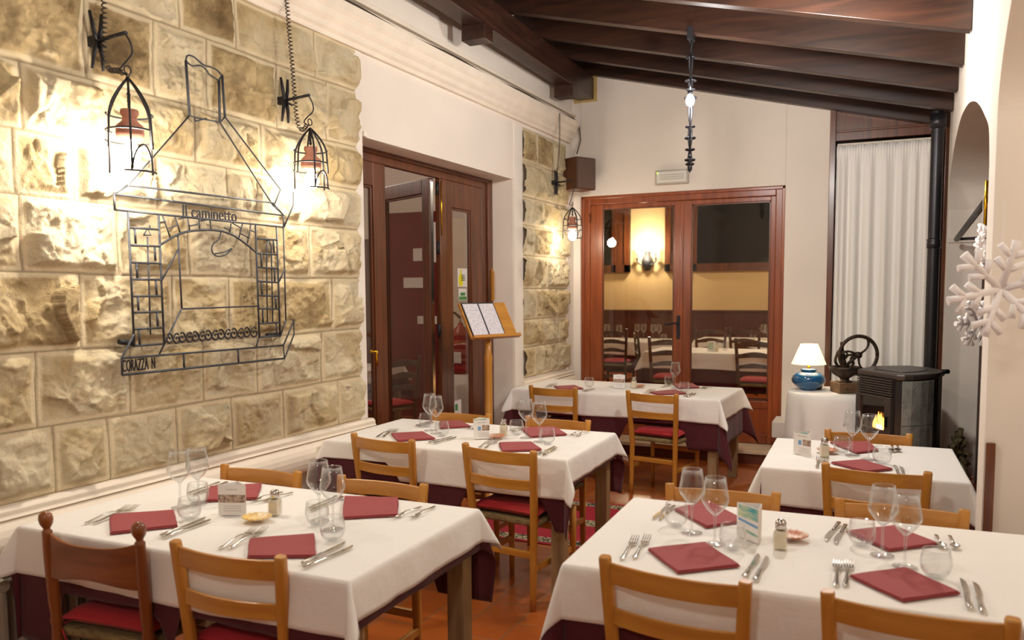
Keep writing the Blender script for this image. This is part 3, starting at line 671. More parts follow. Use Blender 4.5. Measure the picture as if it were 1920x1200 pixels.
def wall_text(txt, p0, p1, h, name, off=HA):
    me = text_mesh(txt, 1, .0); xs = [v.co.x for v in me.vertices]; ys = [v.co.y for v in me.vertices]; w = max(xs)-min(xs)
    A_, B_ = HP(*p0, off), HP(*p1, off); d = (B_-A_)/w; up = Vector((0, 0, 1))*h
    b = MB(); base = [A_+d*(v.co.x-min(xs))+up*v.co.y for v in me.vertices]
    fs = [tuple(p.vertices) for p in me.polygons]; b.add(base, fs); o = b.build(name, 'iron', art, solid=.005); return o
wall_text('Il caminetto', (343, 407), (444, 416), .085, 'lettering')
wall_text('CORAZZA  N', (230, 698), (291, 691), .075, 'lettering')

# lanterns on forked iron brackets
def lantern(label, by, bz, tipx, ztop, H, R, chain_z, group, doors=True, glow=60, m='bulb'):
    wx = WX(by)
    t = thing('wall_lantern', label, 'lamp', (wx, by, bz), 0, group)
    b = MB()
    for s in (-1, 1):
        b.tube([(.035+.02, s*.006, 0), (.055, s*.018, .05), (.05, s*.028, .115)], [.013, .012, .008], 6, flat=.6)
        b.tube([(.035+.02, s*.006, 0), (.055, s*.018, -.05), (.05, s*.026, -.115)], [.013, .012, .008], 6, flat=.6)
    b.box(.0, .055, -.012, .012, -.02, .02); b.build('wall_plate', 'iron', t)
    L = tipx-wx
    b = MB(); b.tube([(.05, 0, 0), (L, 0, .012)], .008, 6, flat=1.3); b.tube([(.06, 0, -.01), (.1, 0, -.03)], .006, 6)
    b.build('arm', 'iron', t)
    ht = ztop-bz; b = MB()
    b.tube(smooth_path([(L-.005, 0, .01), (L+.012, .01, -.03), (L+.01, .015, -.07), (L-.02, 0, ht+.055), (L-.028, -.012, ht+.03), (L-.005, 0, ht+.01)]), .0035, 6)
    b.tube(arc((L, 0, ht+.03), .017, 0, 2*pi, 14, 'yz'), .003, 6); b.build('hanging_hook', 'iron', t)
    # cage: arched ribs to the shoulder, then straight; rings; small arched foot
    n = 6; b = MB(); zs = ht-H*.42
    for k in range(n):
        a = 2*pi*k/n+.35; pts = []
        for i in range(10):
            u = i/9; rr_ = R*(1-(1-u)**1.75); pts.append((L+rr_*cos(a), rr_*sin(a), ht-(ht-zs)*u))
        e = ht-H*(.95 if k % 2 else .72); pts.append((L+R*1.06*cos(a), R*1.06*sin(a), e)); b.tube(pts, .0048, 6)
    b.build('cage_ribs', 'iron', t)
    b = MB()
    for zz, r2, a0, a1 in ((zs+.02, R*.99, .3, 4.2), (zs-.045, R*1.02, 3.3, 6.6), (zs-.085, R*1.04, 1.2, 4.0)):
        b.tube([(L+r2*cos(a0+(a1-a0)*i/20), r2*sin(a0+(a1-a0)*i/20), ht-(ht-zz)) for i in range(21)], .0042, 6)
    e = ht-H*.95
    b.tube([(L+R*1.06*cos(a), R*1.06*sin(a), e) for a in [-1.0+.1*i for i in range(18)]], .0045, 6)
    for a in (-.75, .35): pass
    q = [(L+R*1.06*cos(a), R*1.06*sin(a), e+H*.26*sin((a+.7)/1.0*pi)**.6 if 0 < (a+.7) < 1.0 else e) for a in [-.7+.1*i for i in range(11)]]
    b.tube(q, .004, 6); b.build('cage_rings', 'iron', t)
    b = MB(); b.tube([(L, 0, ht), (L, 0, zs+.05)], .004, 6); [b.tube(arc((L, 0, zs+.06+.014*i), .008, 0, 2*pi, 8, 'yz' if i % 2 else 'xz'), .002, 5, True) for i in range(4)]; b.build('chain', 'iron', t)
    r = R*.62; zc_ = zs-.005
    MB().lathe([(0, zc_+.045), (r*.62, zc_+.045), (r*.66, zc_+.03), (r*.5, zc_+.015), (r*.55, zc_), (r*.95, zc_-.02), (r*1.0, zc_-.05), (r*.9, zc_-.07), (r*.7, zc_-.075), (0, zc_-.07)], 20, (L, 0, 0)).build('clay_holder', 'terracotta', t)
    zb = zc_-.075
    MB().lathe([(0, zb), (.016, zb), (.02, zb-.015), (.034, zb-.035), (.040, zb-.060), (.034, zb-.085), (.018, zb-.098), (0, zb-.101)], 16, (L, 0, 0)).build('bulb', m, t)
    return t, Vector((wx+L, by, bz+zb-.06))
G = 'iron cage wall lanterns'
t1, L1 = lantern('large iron cage lantern at the left, on the stone above the fireplace art', 2.429, 2.641, -2.775, 2.475, .40, .088, 0, G)
t2, L2 = lantern('iron cage lantern at the right of the fireplace art, nearest the folding door', 3.556, 2.634, -2.745, 2.475, .335, .086, 0, G)
t3, L3 = lantern('iron cage lantern on the narrow stone pier, under the speaker', 7.336, 2.642, -2.620, 2.40, .31, .085, 0, G)
def coil(path, label, r=.010):
    o = MB().tube(helix(smooth_path(path, 5), r, 50, 8), .003, 5, caps=False).build('coiled_cord', 'wire'); return tag(o, label, 'cord', 'coiled lamp cords')
a = at_left(195, 0, .06); b_ = at_left(193, 105, .06)
coil([(WX(a.y, .07), a.y, 3.28), tuple(a), tuple(at_left(195, 60, .06)), tuple(b_), tuple(at_left(205, 130, .1)), (-2.80, 2.41, 2.50), (-2.78, 2.44, 2.478)], 'coiled brown cord feeding the left wall lantern from above')
a = at_left(538, 0, .07)
coil([(WX(a.y, .08), a.y, 3.28), tuple(a), tuple(at_left(548, 120, .09)), tuple(at_left(557, 225, .1)), tuple(at_left(567, 243, .14)), (-2.76, 3.55, 2.49)], 'coiled brown cord feeding the lantern beside the folding door')
coil([(WX(7.25, .125), 7.25, 3.27), (WX(7.25, .12), 7.26, 3.0), (WX(7.28, .09), 7.29, 2.8), (WX(7.3, .07), 7.3, 2.72)], 'coiled cord hanging in front of the narrow stone pier', .006)

# speaker
mt = Matrix.Rotation(radians(-28), 4, 'Z')
t = thing('loudspeaker', 'brown wooden loudspeaker mounted high in the far left corner', 'speaker', (-2.67, 7.68, 2.755), radians(60))
MB().box(-.125, .125, -.10, .12, -.155, .155).build('cabinet', 'speaker', t, bevel=.006)
MB().box(-.115, .115, -.112, -.1, -.145, .145).build('grille', 'grille', t, bevel=.004)
MB().box(-.02, .02, .12, .17, -.02, .02).build('bracket', 'iron', t)

# emergency light
t = thing('emergency_light', 'white emergency light box on the far wall above the double doors', 'light', (-1.79, YF, 2.70))
MB().box(-.16, .16, -.045, 0, -.068, .068).build('housing', 'emerg', t, bevel=.008)
MB().box(-.145, .145, -.06, -.045, -.055, .055).build('lens', mat('emergency_lens', (226, 222, 212), .2), t, bevel=.006)
for z in (-.02, 0, .02): MB().box(-.11, .12, -.063, -.06, z-.004, z+.004).build('lens_rib', 'emerg', t)
MB().box(-.142, -.13, -.064, -.06, .036, .046).build('indicator', 'led', t)

# ceiling lamp hanging from the fourth rafter: slim twisted iron rack with small brackets and a bare bulb
fy = 5.87; fp = at_y(1296, 70, fy)
t = thing('iron_ceiling_lamp', 'slim black wrought iron hanging lamp with a bare glowing bulb', 'lamp', (fp.x, fy, fp.z))
zz = fp.z; z0 = at_y(1292, 316, fy).z-zz; dirv = Vector((-.2, 1, 0)).normalized()
def fpt(u, z): return (dirv.x*u-.012*z/z0*-1*0, dirv.y*u, z)
b = MB(); b.box(-.02, .02, -.05, .05, -.02, .06); b.build('ceiling_plate', 'iron', t)
b = MB()
for k in range(2):
    b.tube([(.010*cos(z*18+k*pi)-.0, .010*sin(z*18+k*pi), z) for z in [z0*i/60 for i in range(61)]], .0085, 6)
b.build('twisted_stem', 'iron', t)
b = MB()
for z, r in ((-.14, .03), (-.30, .035), (-.36, .028), (-.42, .04), (-.62, .03), (-.70, .035), (-.78, .03), (z0+.06, .034), (z0+.03, .026)):
    b.tube(arc((0, 0, z), r, 0, 2*pi, 14, 'xy'), .007, 6, True); b.tube([fpt(-r*2.6, z+.02), fpt(-r, z), fpt(r, z), fpt(r*2.6, z+.02)], .006, 6)
for s in (1, -1):
    b.tube(smooth_path([fpt(0, -.1), fpt(s*.12, -.2), fpt(s*.15, -.45), fpt(s*.12, -.7), fpt(0, z0+.05)]), .008, 6)
    b.tube(smooth_path([fpt(s*.12, -.36), fpt(s*.18, -.33), fpt(s*.2, -.38), fpt(s*.16, -.41)]), .006, 6)
b.lathe([(0, z0-.03), (.016, z0-.01), (.018, z0+.04), (0, z0+.05)], 8); b.build('scrollwork', 'iron', t)
zb = at_y(1296, 196, fy).z-zz
MB().lathe([(.0, .055), (.018, .055), (.02, .03), (0, .03)], 12, (.03, -.16, zb)).build('lamp_holder', 'iron', t)
MB().lathe([(0, -.045), (.02, -.04), (.03, -.018), (.029, .0), (.015, .03), (0, .03)], 14, (.03, -.16, zb)).build('bulb', 'bulb_cool', t)
MB().tube([(0, 0, zb+.08), (.03, -.16, zb+.06), (.03, -.16, zb+.05)], .006, 6).build('bulb_arm', 'iron', t)
LC = Vector((fp.x+.03, fy-.16, zz+zb))

# menu stand
t = thing('menu_stand', 'wooden lectern with an open two page menu beside the folding door', 'menu stand', (-2.655, 5.53, 0), radians(67.5))
MB().lathe([(0, 0), (.17, 0), (.17, .02), (.06, .035), (.032, .05), (.030, 1.05), (.034, 1.10), (.025, 1.14), (.022, 1.25), (0, 1.25)], 18).build('post', 'honey', t)
tm = Matrix.Translation((-.02, .0, 1.34)) @ Matrix.Rotation(radians(26), 4, 'X')
tm = Matrix.Translation((.03, .03, 1.385)) @ Matrix.Rotation(radians(-30), 4, 'X') 
bd = MB().box(-.235, .235, -.008, .012, -.15, .15, tm).build('board', 'honey_x', t, bevel=.003)
MB().box(-.24, .24, -.045, -.008, -.165, -.14, tm).build('ledge', 'honey_x', t, bevel=.003)
mn = MB().box(-.222, .105, -.016, -.009, -.138, .146, tm).build('menu_cover', 'black', t)
for k, (xa, xb) in enumerate(((-.215, -.068), (-.054, .094))):
    me = MB().box(0, xb-xa, 0, .268, 0, .001).build('page', 'page', mn)
    me.matrix_local = tm @ Matrix.Translation((xa, -.0175, -.132)) @ Matrix.Rotation(pi/2, 4, 'X')
MB().tube([(0, 0, 1.24), (.02, .03, 1.33)], .014, 8).build('tilt_bracket', 'iron', t)

# ================================================================= STOVE CORNER
C_ = Vector((.22, 6.55, 0))
foot = [(-.075, 6.72), (.178, 6.385), (.235, 6.375), (.29, 6.395), (.345, 6.44), (.395, 6.50), (.44, 6.58), (.48, 6.68), (.515, 6.82), (.43, 7.05), (.276, 7.157), (.03, 7.03)]
t = thing('pellet_stove', 'grey iron and soapstone pellet stove with a fire burning in the right corner', 'stove', (0, 0, 0))
def ring(pts, k, z, c=(.22, 6.75)): return [(c[0]+(x-c[0])*k, c[1]+(y-c[1])*k, z) for x, y in pts]
MB().prism(ring(foot, .95, 0), (0, 0, .06)).build('plinth', 'stove_dark', t)
MB().prism(ring(foot, .97, .06), (0, 0, .89)).build('body', 'stove_dark', t, bevel=.004)
b = MB(); b.prism(ring(foot, 1.02, .95), (0, 0, .045)); b.build('top_plate', 'stove', t, bevel=.012)
b = MB(); b.prism(ring(foot, .62, .995), (0, 0, .006)); b.build('lid', 'stove', t, bevel=.003)
MB().tube([(.50, 6.80, .985), (.545, 6.84, .985)], .018, 10).build('lid_knob', 'black', t)
A0, A1 = Vector((-.072, 6.715, 0)), Vector((.176, 6.388, 0)); fd = (A1-A0).normalized(); fn = Vector((fd.y, -fd.x, 0))
if fn.dot(Vector((-1, -1, 0))) < 0: fn = -fn
W_ = (A1-A0).length
def FP(u, z, d): return tuple(A0+fd*u+fn*d+Vector((0, 0, z)))
def fbox(mb, u0, u1, z0, z1, d0, d1): return mb.hexa([FP(u0, z0, d0), FP(u1, z0, d0), FP(u1, z0, d1), FP(u0, z0, d1), FP(u0, z1, d0), FP(u1, z1, d0), FP(u1, z1, d1), FP(u0, z1, d1)])
gr = fbox(MB(), .0, W_-.02, .825, .95, -.02, -.008).build('grille_back', 'black', t)
for k in range(7): fbox(MB(), .0, W_-.02, .828+k*.018, .839+k*.018, -.012, .014).build('grille_slat', 'stove', t, bevel=.002)
dr = MB(); fbox(dr, 0, .05, .12, .82, -.02, .02); fbox(dr, W_-.085, W_-.02, .12, .82, -.02, .02); fbox(dr, .05, W_-.085, .80, .82, -.02, .02); fbox(dr, .05, W_-.085, .12, .575, -.02, .02)
dr = dr.build('fire_door', 'stove', t, bevel=.004)
fbox(MB(), .045, W_-.08, .57, .805, .004, .008).build('fire_glass', 'pane', dr)
fbox(MB(), .04, W_-.075, .56, .81, -.014, -.012).build('firebox', 'black', t)
fbox(MB(), W_-.06, W_-.045, .60, .68, .02, .04).build('door_handle', 'black', dr, bevel=.004)
fl = MB(); fc = MB()
for k in range(9):
    u = W_-.215+k*.0145; hh = .05+.075*max(0, sin((k+1)/9.5*pi))*(1 if k % 2 else .72)+(.06 if k == 8 else 0)
    prof_ = [(.010, 0), (.012, hh*.25), (.008, hh*.6), (.002, hh*.9), (0, hh)]
    fl.lathe([(r, z) for r, z in prof_], 8, FP(u, .578, -.002))
    if k in (3, 4, 5, 6): fc.lathe([(r*.9, z*.6) for r, z in prof_], 8, FP(u, .578, .0005))
fl.build('flames', 'fire', t); fc.build('flame_core', 'firecore', t)
# stone cladding on the curved side, two columns with joints
sp = [(.222, 6.362), (.285, 6.378), (.345, 6.425), (.395, 6.487), (.438, 6.565)]
def clad(i0, i1, z0, z1, m='soapstone'):
    b = MB(); P = sp[i0:i1+1]; out = [Vector((x, y, 0)) for x, y in P]; inn = [p+(Vector((.22, 6.75, 0))-p).normalized()*.03 for p in out]
    poly = out+inn[::-1]; return b.prism([(p.x, p.y, z0) for p in poly], (0, 0, z1-z0)).build('stone_panel', m, t, bevel=.003)
for i0, i1 in ((0, 2), (2, 4)):
    for z0, z1 in ((.07, .30), (.303, .62), (.623, .945)): clad(i0, i1, z0, z1)
# flue pipe
t = thing('flue_pipe', 'black flue pipe rising from the stove to the ceiling', 'pipe', (.455, 7.40, 0))
b = MB(); b.lathe([(.047, .30), (.047, 1.6), (.047, 3.02)], 24); b.build('pipe', 'pipe', t)
MB().lathe([(.047, 1.93), (.053, 1.935), (.053, 1.975), (.050, 1.985), (.055, 2.0), (.047, 2.01)], 24).build('joint_collar', 'pipe', t)
MB().lathe([(.047, 2.88), (.06, 2.885), (.06, 3.0), (.047, 3.0)], 24).build('ceiling_collar', 'pipe', t)

# round table with white cloth
RC = Vector((-.245, 7.27, 0)); RR = .385
t = thing('round_table', 'small round side table under a white cloth beside the stove', 'table', RC)
MB().lathe([(0, .715), (RR-.02, .715), (RR-.015, .735), (0, .735)], 40).build('tabletop', 'legwood', t)
for k in range(4):
    a = pi/4+k*pi/2; MB().tube([(.2*cos(a), .2*sin(a), .715), (.26*cos(a), .26*sin(a), 0)], [.022, .015], 8).build('leg', 'mahogany_dark', t)
n = 160; vs = [(0, 0, .748)]; fs = []
rings_ = [(RR*.5, .748, 0), (RR-.012, .748, 0), (RR, .742, 0), (RR+.006, .72, .08)]+[(RR+.012, .72-.42*i/10, .1+i*.09) for i in range(1, 11)]
for r, z, k in rings_:
    for j in range(n):
        a = 2*pi*j/n; w_ = (sin(a*9+.8*sin(a*2))*.022+sin(a*17)*.006)*k
        zz_ = z - (k*.055*(sin(a*4+.5)) if k > .3 else 0)
        vs.append(((r+w_)*cos(a), (r+w_)*sin(a), zz_))
fs += [(0, 1+j, 1+(j+1) % n) for j in range(n)]
for i in range(len(rings_)-1):
    for j in range(n): fs.append((1+i*n+j, 1+i*n+(j+1) % n, 1+(i+1)*n+(j+1) % n, 1+(i+1)*n+j))
o = MB().add(vs, fs, True).build('tablecloth', 'cream_linen', None, solid=.002); o.location = RC
tag(o, 'white cloth draped over the small round side table', 'tablecloth')
p = at_z(1510, 716, .75)
t = thing('table_lamp', 'table lamp with a round blue ceramic base and glowing cream shade', 'lamp', (-.47, 7.30, .750))
MB().lathe([(0, 0), (.06, 0), (.065, .008), (.10, .03), (.132, .065), (.138, .09), (.125, .125), (.09, .148), (.06, .155), (.058, .16), (.066, .168), (.066, .178), (.05, .183), (0, .183)], 36).build('base', 'blue', t)
MB().lathe([(.012, .18), (.012, .25), (0, .25)], 12).build('socket', 'brass', t)
MB().lathe([(.140, .222), (.070, .392)], 40).build('lamp_shade', 'shade', t, solid=.002)
MB().lathe([(0, .25), (.02, .255), (.028, .285), (.02, .31), (0, .315)], 12).build('bulb', 'bulb', t)
LT = Vector((-.47, 7.30, 1.03))
t = thing('jar', 'small dark jar standing in front of the blue lamp', 'jar', (*at_z(1532, 730, .75)[:2], .75))
MB().lathe([(0, 0), (.036, 0), (.042, .01), (.045, .045), (.038, .06), (.03, .065), (0, .065)], 24).build('body', 'jar', t)
MB().lathe([(.031, .064), (.031, .08), (.028, .084), (0, .084)], 20).build('lid', 'jar', t)

# antique coffee grinder with a big flywheel
t = thing('coffee_grinder', 'antique cast iron coffee grinder with a large spoked flywheel', 'grinder', (-.165, 7.22, .752), radians(24))
MB().box(-.10, .11, -.10, .10, 0, .085).build('drawer_box', 'boxwood', t, bevel=.004)
dw = MB().box(-.085, .0, -.108, -.1, .015, .07).build('drawer', 'boxwood', t, bevel=.002)
MB().lathe([(0, 0), (.008, .004), (.006, .018), (0, .02)], 10).build('drawer_knob', 'cast', dw).matrix_local = Matrix.Translation((-.045, -.108, .042)) @ Matrix.Rotation(pi/2, 4, 'X')
MB().lathe([(0, .085), (.06, .085), (.06, .095), (.035, .105), (.04, .12), (.09, .15), (.12, .19), (.128, .215), (.12, .215), (.08, .17), (0, .15)], 26, (-.02, 0, 0)).build('hopper', 'cast', t)
b = MB(); b.tube([(-.02, 0, .15), (-.03, 0, .25), (-.045, 0, .33), (-.05, 0, .40)], [.03, .022, .02, .012], 8); b.tube(smooth_path([(-.06, 0, .2), (-.1, 0, .26), (-.08, 0, .33), (-.05, 0, .36)]), .012, 8)
b.tube(smooth_path([(.02, 0, .2), (.05, 0, .24), (.03, 0, .28), (.06, -.0, .3)]), .012, 8); b.tube(arc((-.03, 0, .31), .03, 0, 2*pi, 14), .008, 6, True); b.tube([(-.02, 0, .19), (.0, -.02, .24), (.05, -.05, .3)], .014, 8)
b.lathe([(0, .39), (.012, .395), (.016, .41), (0, .425)], 10, (-.05, 0, 0)); b.build('mechanism', 'cast', t)
fw = MB(); wc = (.06, -.07, .315); fw.tube(arc(wc, .155, 0, 2*pi, 48), .015, 8, True)
for k in range(3):
    a0 = radians(40+120*k)
    pts = []
    for i in range(13):
        u = i/12; rr = .155*u; aa = a0+.95*u*u-.55*u
        pts.append((wc[0]+rr*cos(aa), wc[1], wc[2]+rr*sin(aa)))
    fw.tube(pts, [.013-.004*sin(i/12*pi) for i in range(13)], 8)
fw.lathe([(0, -.02), (.026, -.018), (.028, .018), (0, .02)], 16, (0, 0, 0)); k0 = len(fw.v)-16*4
for i in range(k0, len(fw.v)):
    x, y, z = fw.v[i]; fw.v[i] = (wc[0]+x, wc[1]+z, wc[2]+y)
fw.tube([(wc[0], wc[1]-.035, wc[2]), (wc[0], 0, wc[2]), (-.03, 0, wc[2]-.01)], .010, 8); fw.build('flywheel', 'cast', t)

# radiator under the ledge at far left
t = thing('radiator', 'old column radiator standing against the wall under the left ledge', 'radiator', (WX(2.2), 2.2, 0), -ang)
for k in range(9):
    y = -.45+k*.07; b = MB()
    for x in (.05, .10): b.tube(smooth_path([(x, y, .12), (x, y, .3), (x, y, .52)]), .018, 8)
    b.tube([(.035, y, .53), (.12, y, .53)], .024, 8); b.tube([(.035, y, .11), (.12, y, .11)], .022, 8); b.build('column', 'radiator', t)
MB().tube([(.075, -.47, .53), (.075, .12, .53)], .014, 8).build('top_pipe', 'radiator', t)

# felt snowflakes
def snowflake(label, loc, R, rz, tilt=0):
    t = thing('snowflake_decoration', label, 'decoration', loc, rz, 'hanging snowflake decorations')
    b = MB()
    for k in range(6):
        a = k*pi/3+tilt; u = Vector((cos(a), 0, sin(a))); v = Vector((-sin(a), 0, cos(a)))
        b.tube([u*.0, u*R*.8, u*R], [R*.075, R*.07, R*.10], 8)
        for s in (1, -1):
            for f_, l_ in ((.38, .26), (.66, .28)): b.tube([u*R*f_, u*R*(f_+.2)+v*s*R*l_], [R*.06, R*.075], 8)
    b.build('star', 'snow', t); 
    MB().tube([(0, 0, R), (0, 0, R+.12)], .0015, 4).build('thread', 'snow', t)
    return t
snowflake('large white snowflake hanging at the right edge, nearest the viewer', (.372, 2.95, 1.60), .155, radians(10), .25)
snowflake('white snowflake hanging low in the arched recess', (.487, 4.6, 1.43), .125, radians(35), .0)
snowflake('white snowflake seen edge-on, higher in the arched recess', (.449, 4.2, 1.78), .12, radians(95), .2)
o = MB().tube([(.476, 4.35, 1.88), (.476, 4.35, 2.10)], .007, 8).build('brass_rod', 'brass'); tag(o, 'thin upright brass rod in the arched recess', 'rod')
t = thing('dried_plant', 'dark dried plant standing low in the arched recess', 'plant', (.62, 6.75, 0))
b = MB(); rr = random.Random(3)
for k in range(60):
    a = rr.uniform(0, 2*pi); L_ = rr.uniform(.35, .62); s_ = rr.uniform(.02, .15)
    p0 = Vector((0, 0, .2)); p1 = Vector((cos(a)*s_*.5, sin(a)*s_*2.0, L_-s_*1.2)); b.tube([p0, (p0+p1)/2+Vector((0, 0, .1)), p1], [.006, .01, .02], 5)
b.build('stems', 'foliage', t); MB().lathe([(0, 0), (.09, 0), (.11, .22), (.1, .22), (.08, .03), (0, .03)], 18).build('pot', 'terracotta', t)
# ================================================================= TABLES
TT = .770
def cloth(L, W, ax0, ax1, ay0, ay1, z, f0=.05, f1=.42, amp=.006, seed=0, limits=(), step=.02, corner=1.0):
    """rectangular cloth over a table L x W; overhangs left, right, front, back; limits: (u0,u1,side,drop)"""
    def axis(n0, h, n1):
        a = [-h-n0+i*(n0)/max(1, int(n0/step)) for i in range(int(n0/step))]+[-h-.004, -h, -h+.004]
        k = int(2*h/.045); a += [-h+2*h*i/k for i in range(1, k)]
        a += [h-.004, h, h+.004]+[h+(n1)*i/int(n1/step) for i in range(1, int(n1/step)+1)]
        return a
    U = axis(ax0, L/2, ax1); V = axis(ay0, W/2, ay1); vs = []
    def wv(s, k): return sin(s*11+seed+k)*.6+sin(s*23+seed*2.3+k*1.7)*.35+.5*noise.noise(Vector((s*4, seed, k)))
    for u in U:
        for v in V:
            a = max(0, abs(u)-L/2); b_ = max(0, abs(v)-W/2); su = 1 if u > 0 else -1; sv = 1 if v > 0 else -1
            if b_ > 0:
                side = 'f' if v < 0 else 'b'; full = ay0 if v < 0 else ay1
                for u0, u1, sd, dr in limits:
                    if sd == side and dr < full:
                        uu = max(-L/2, min(L/2, u)); k = sstep(u0-.04, u0, uu)*(1-sstep(u1, u1+.04, uu)); b_ = b_*(1-k+k*dr/full)
            cu = max(-L/2, min(L/2, u)); cv = max(-W/2, min(W/2, v)); r = sqrt(a*a+b_*b_)
            if r < 1e-6: vs.append((cu, cv, z+.0006*noise.noise(Vector((u*9, v*9, seed))))); continue
            th = atan2(b_, a); f = f0+f1*sin(2*th)**2*corner
            w_ = (cos(th)**2*wv(cv*(1), 1 if su > 0 else 2)+sin(th)**2*wv(cu, 3 if sv > 0 else 4))*amp*min(1, r/.12)
            w_ = abs(w_)*.9+.002; R_ = .007; e = 1-math.exp(-r/R_)
            out = f*r+R_*e+w_*(1-.6*sin(2*th)**2)
            dz = sqrt(max(0, 1-f*f))*max(0, r-R_*e*.6)
            dz += .006*sin(cu*5+seed)*min(1, r/.2)
            vs.append((cu+su*cos(th)*out, cv+sv*sin(th)*out, z-dz))
    n = len(V); fs = [(i*n+j, (i+1)*n+j, (i+1)*n+j+1, i*n+j+1) for i in range(len(U)-1) for j in range(n-1)]
    return MB().add(vs, fs, True)
def table(nm, cx, cy, L, W, rz, white, burg, lim=(), seed=0, zf=0, legm='legwood', wlim=(), flare=.42):
    t = thing('dining_table', 'wooden dining table, the '+nm, 'table', (cx, cy, zf), rz, 'dining tables')
    MB().box(-L/2, L/2, -W/2, W/2, .728, .755).build('tabletop', legm, t, bevel=.003)
    b = MB(); i_ = .05
    b.box(-L/2+i_, L/2-i_, -W/2+i_, -W/2+i_+.022, .65, .728); b.box(-L/2+i_, L/2-i_, W/2-i_-.022, W/2-i_, .65, .728); b.box(-L/2+i_, -L/2+i_+.022, -W/2+i_, W/2-i_, .65, .728); b.box(L/2-i_-.022, L/2-i_, -W/2+i_, W/2-i_, .65, .728)
    b.build('apron', legm, t)
    for sx in (-1, 1):
        for sy in (-1, 1):
            x, y = sx*(L/2-.045), sy*(W/2-.045)
            MB().box(x-.036, x+.036, y-.036, y+.036, 0, .728).build('leg', legm, t, bevel=.004)
    o = cloth(L+.006, W+.006, *burg, .7585, f0=.035, f1=.30, amp=.008, seed=seed+3, limits=lim, step=.026).build('burgundy_tablecloth', 'burgundy', None, solid=.0015)
    o.location = (cx, cy, zf); o.rotation_euler = (0, 0, rz); tag(o, 'burgundy under-cloth of the '+nm, 'tablecloth', 'burgundy under-cloths')
    o = cloth(L+.016, W+.016, *white, .7655, f0=.05, f1=flare, amp=.010, seed=seed, step=.014, limits=wlim).build('white_tablecloth', 'white', None, solid=.0018)
    o.location = (cx, cy, zf); o.rotation_euler = (0, 0, rz); tag(o, 'white linen tablecloth on the '+nm, 'tablecloth', 'white tablecloths')
    return t
N1, N2, N3, N4, N5 = 'front left table', 'middle left table', 'far table by the doors', 'small table before the stove', 'front right table'
def lims(cx, near, far, d=.205): return [(x-cx-.23, x-cx+.23, 'f', d) for x in near]+[(x-cx-.23, x-cx+.23, 'b', d) for x in far]
table(N1, -2.083, 2.318, 1.415, .825, 0, (.15, .135, .175, .16), (.07, .15, .40, .36), lims(-2.083, (-2.347, -1.805), (-2.45, -1.84)), 1)
table(N2, -2.095, 4.145, 1.44, .81, 0, (.10, .13, .20, .16), (.12, .15, .37, .36), lims(-2.095, (-2.44, -1.71), (-2.32, -1.72)), 5, wlim=((-1, -.29, 'f', .10),))
table(N3, -1.905, 6.72, 1.76, .82, radians(-3.2), (.14, .17, .19, .17), (.2, .38, .40, .38), lims(-1.905, (-2.36, -1.54), ()), 9)
table(N4, -.025, 4.345, .85, .79, radians(.5), (.16, .13, .18, .16), (.18, .18, .36, .36), lims(-.025, (.035,), (.0,)), 14)
table(N5, -.14, 2.72, 1.40, .84, radians(.8), (.19, .15, .175, .16), (.16, .16, .38, .36), lims(-.14, (-.5, .12), (-.52, .11)), 20, flare=.24)
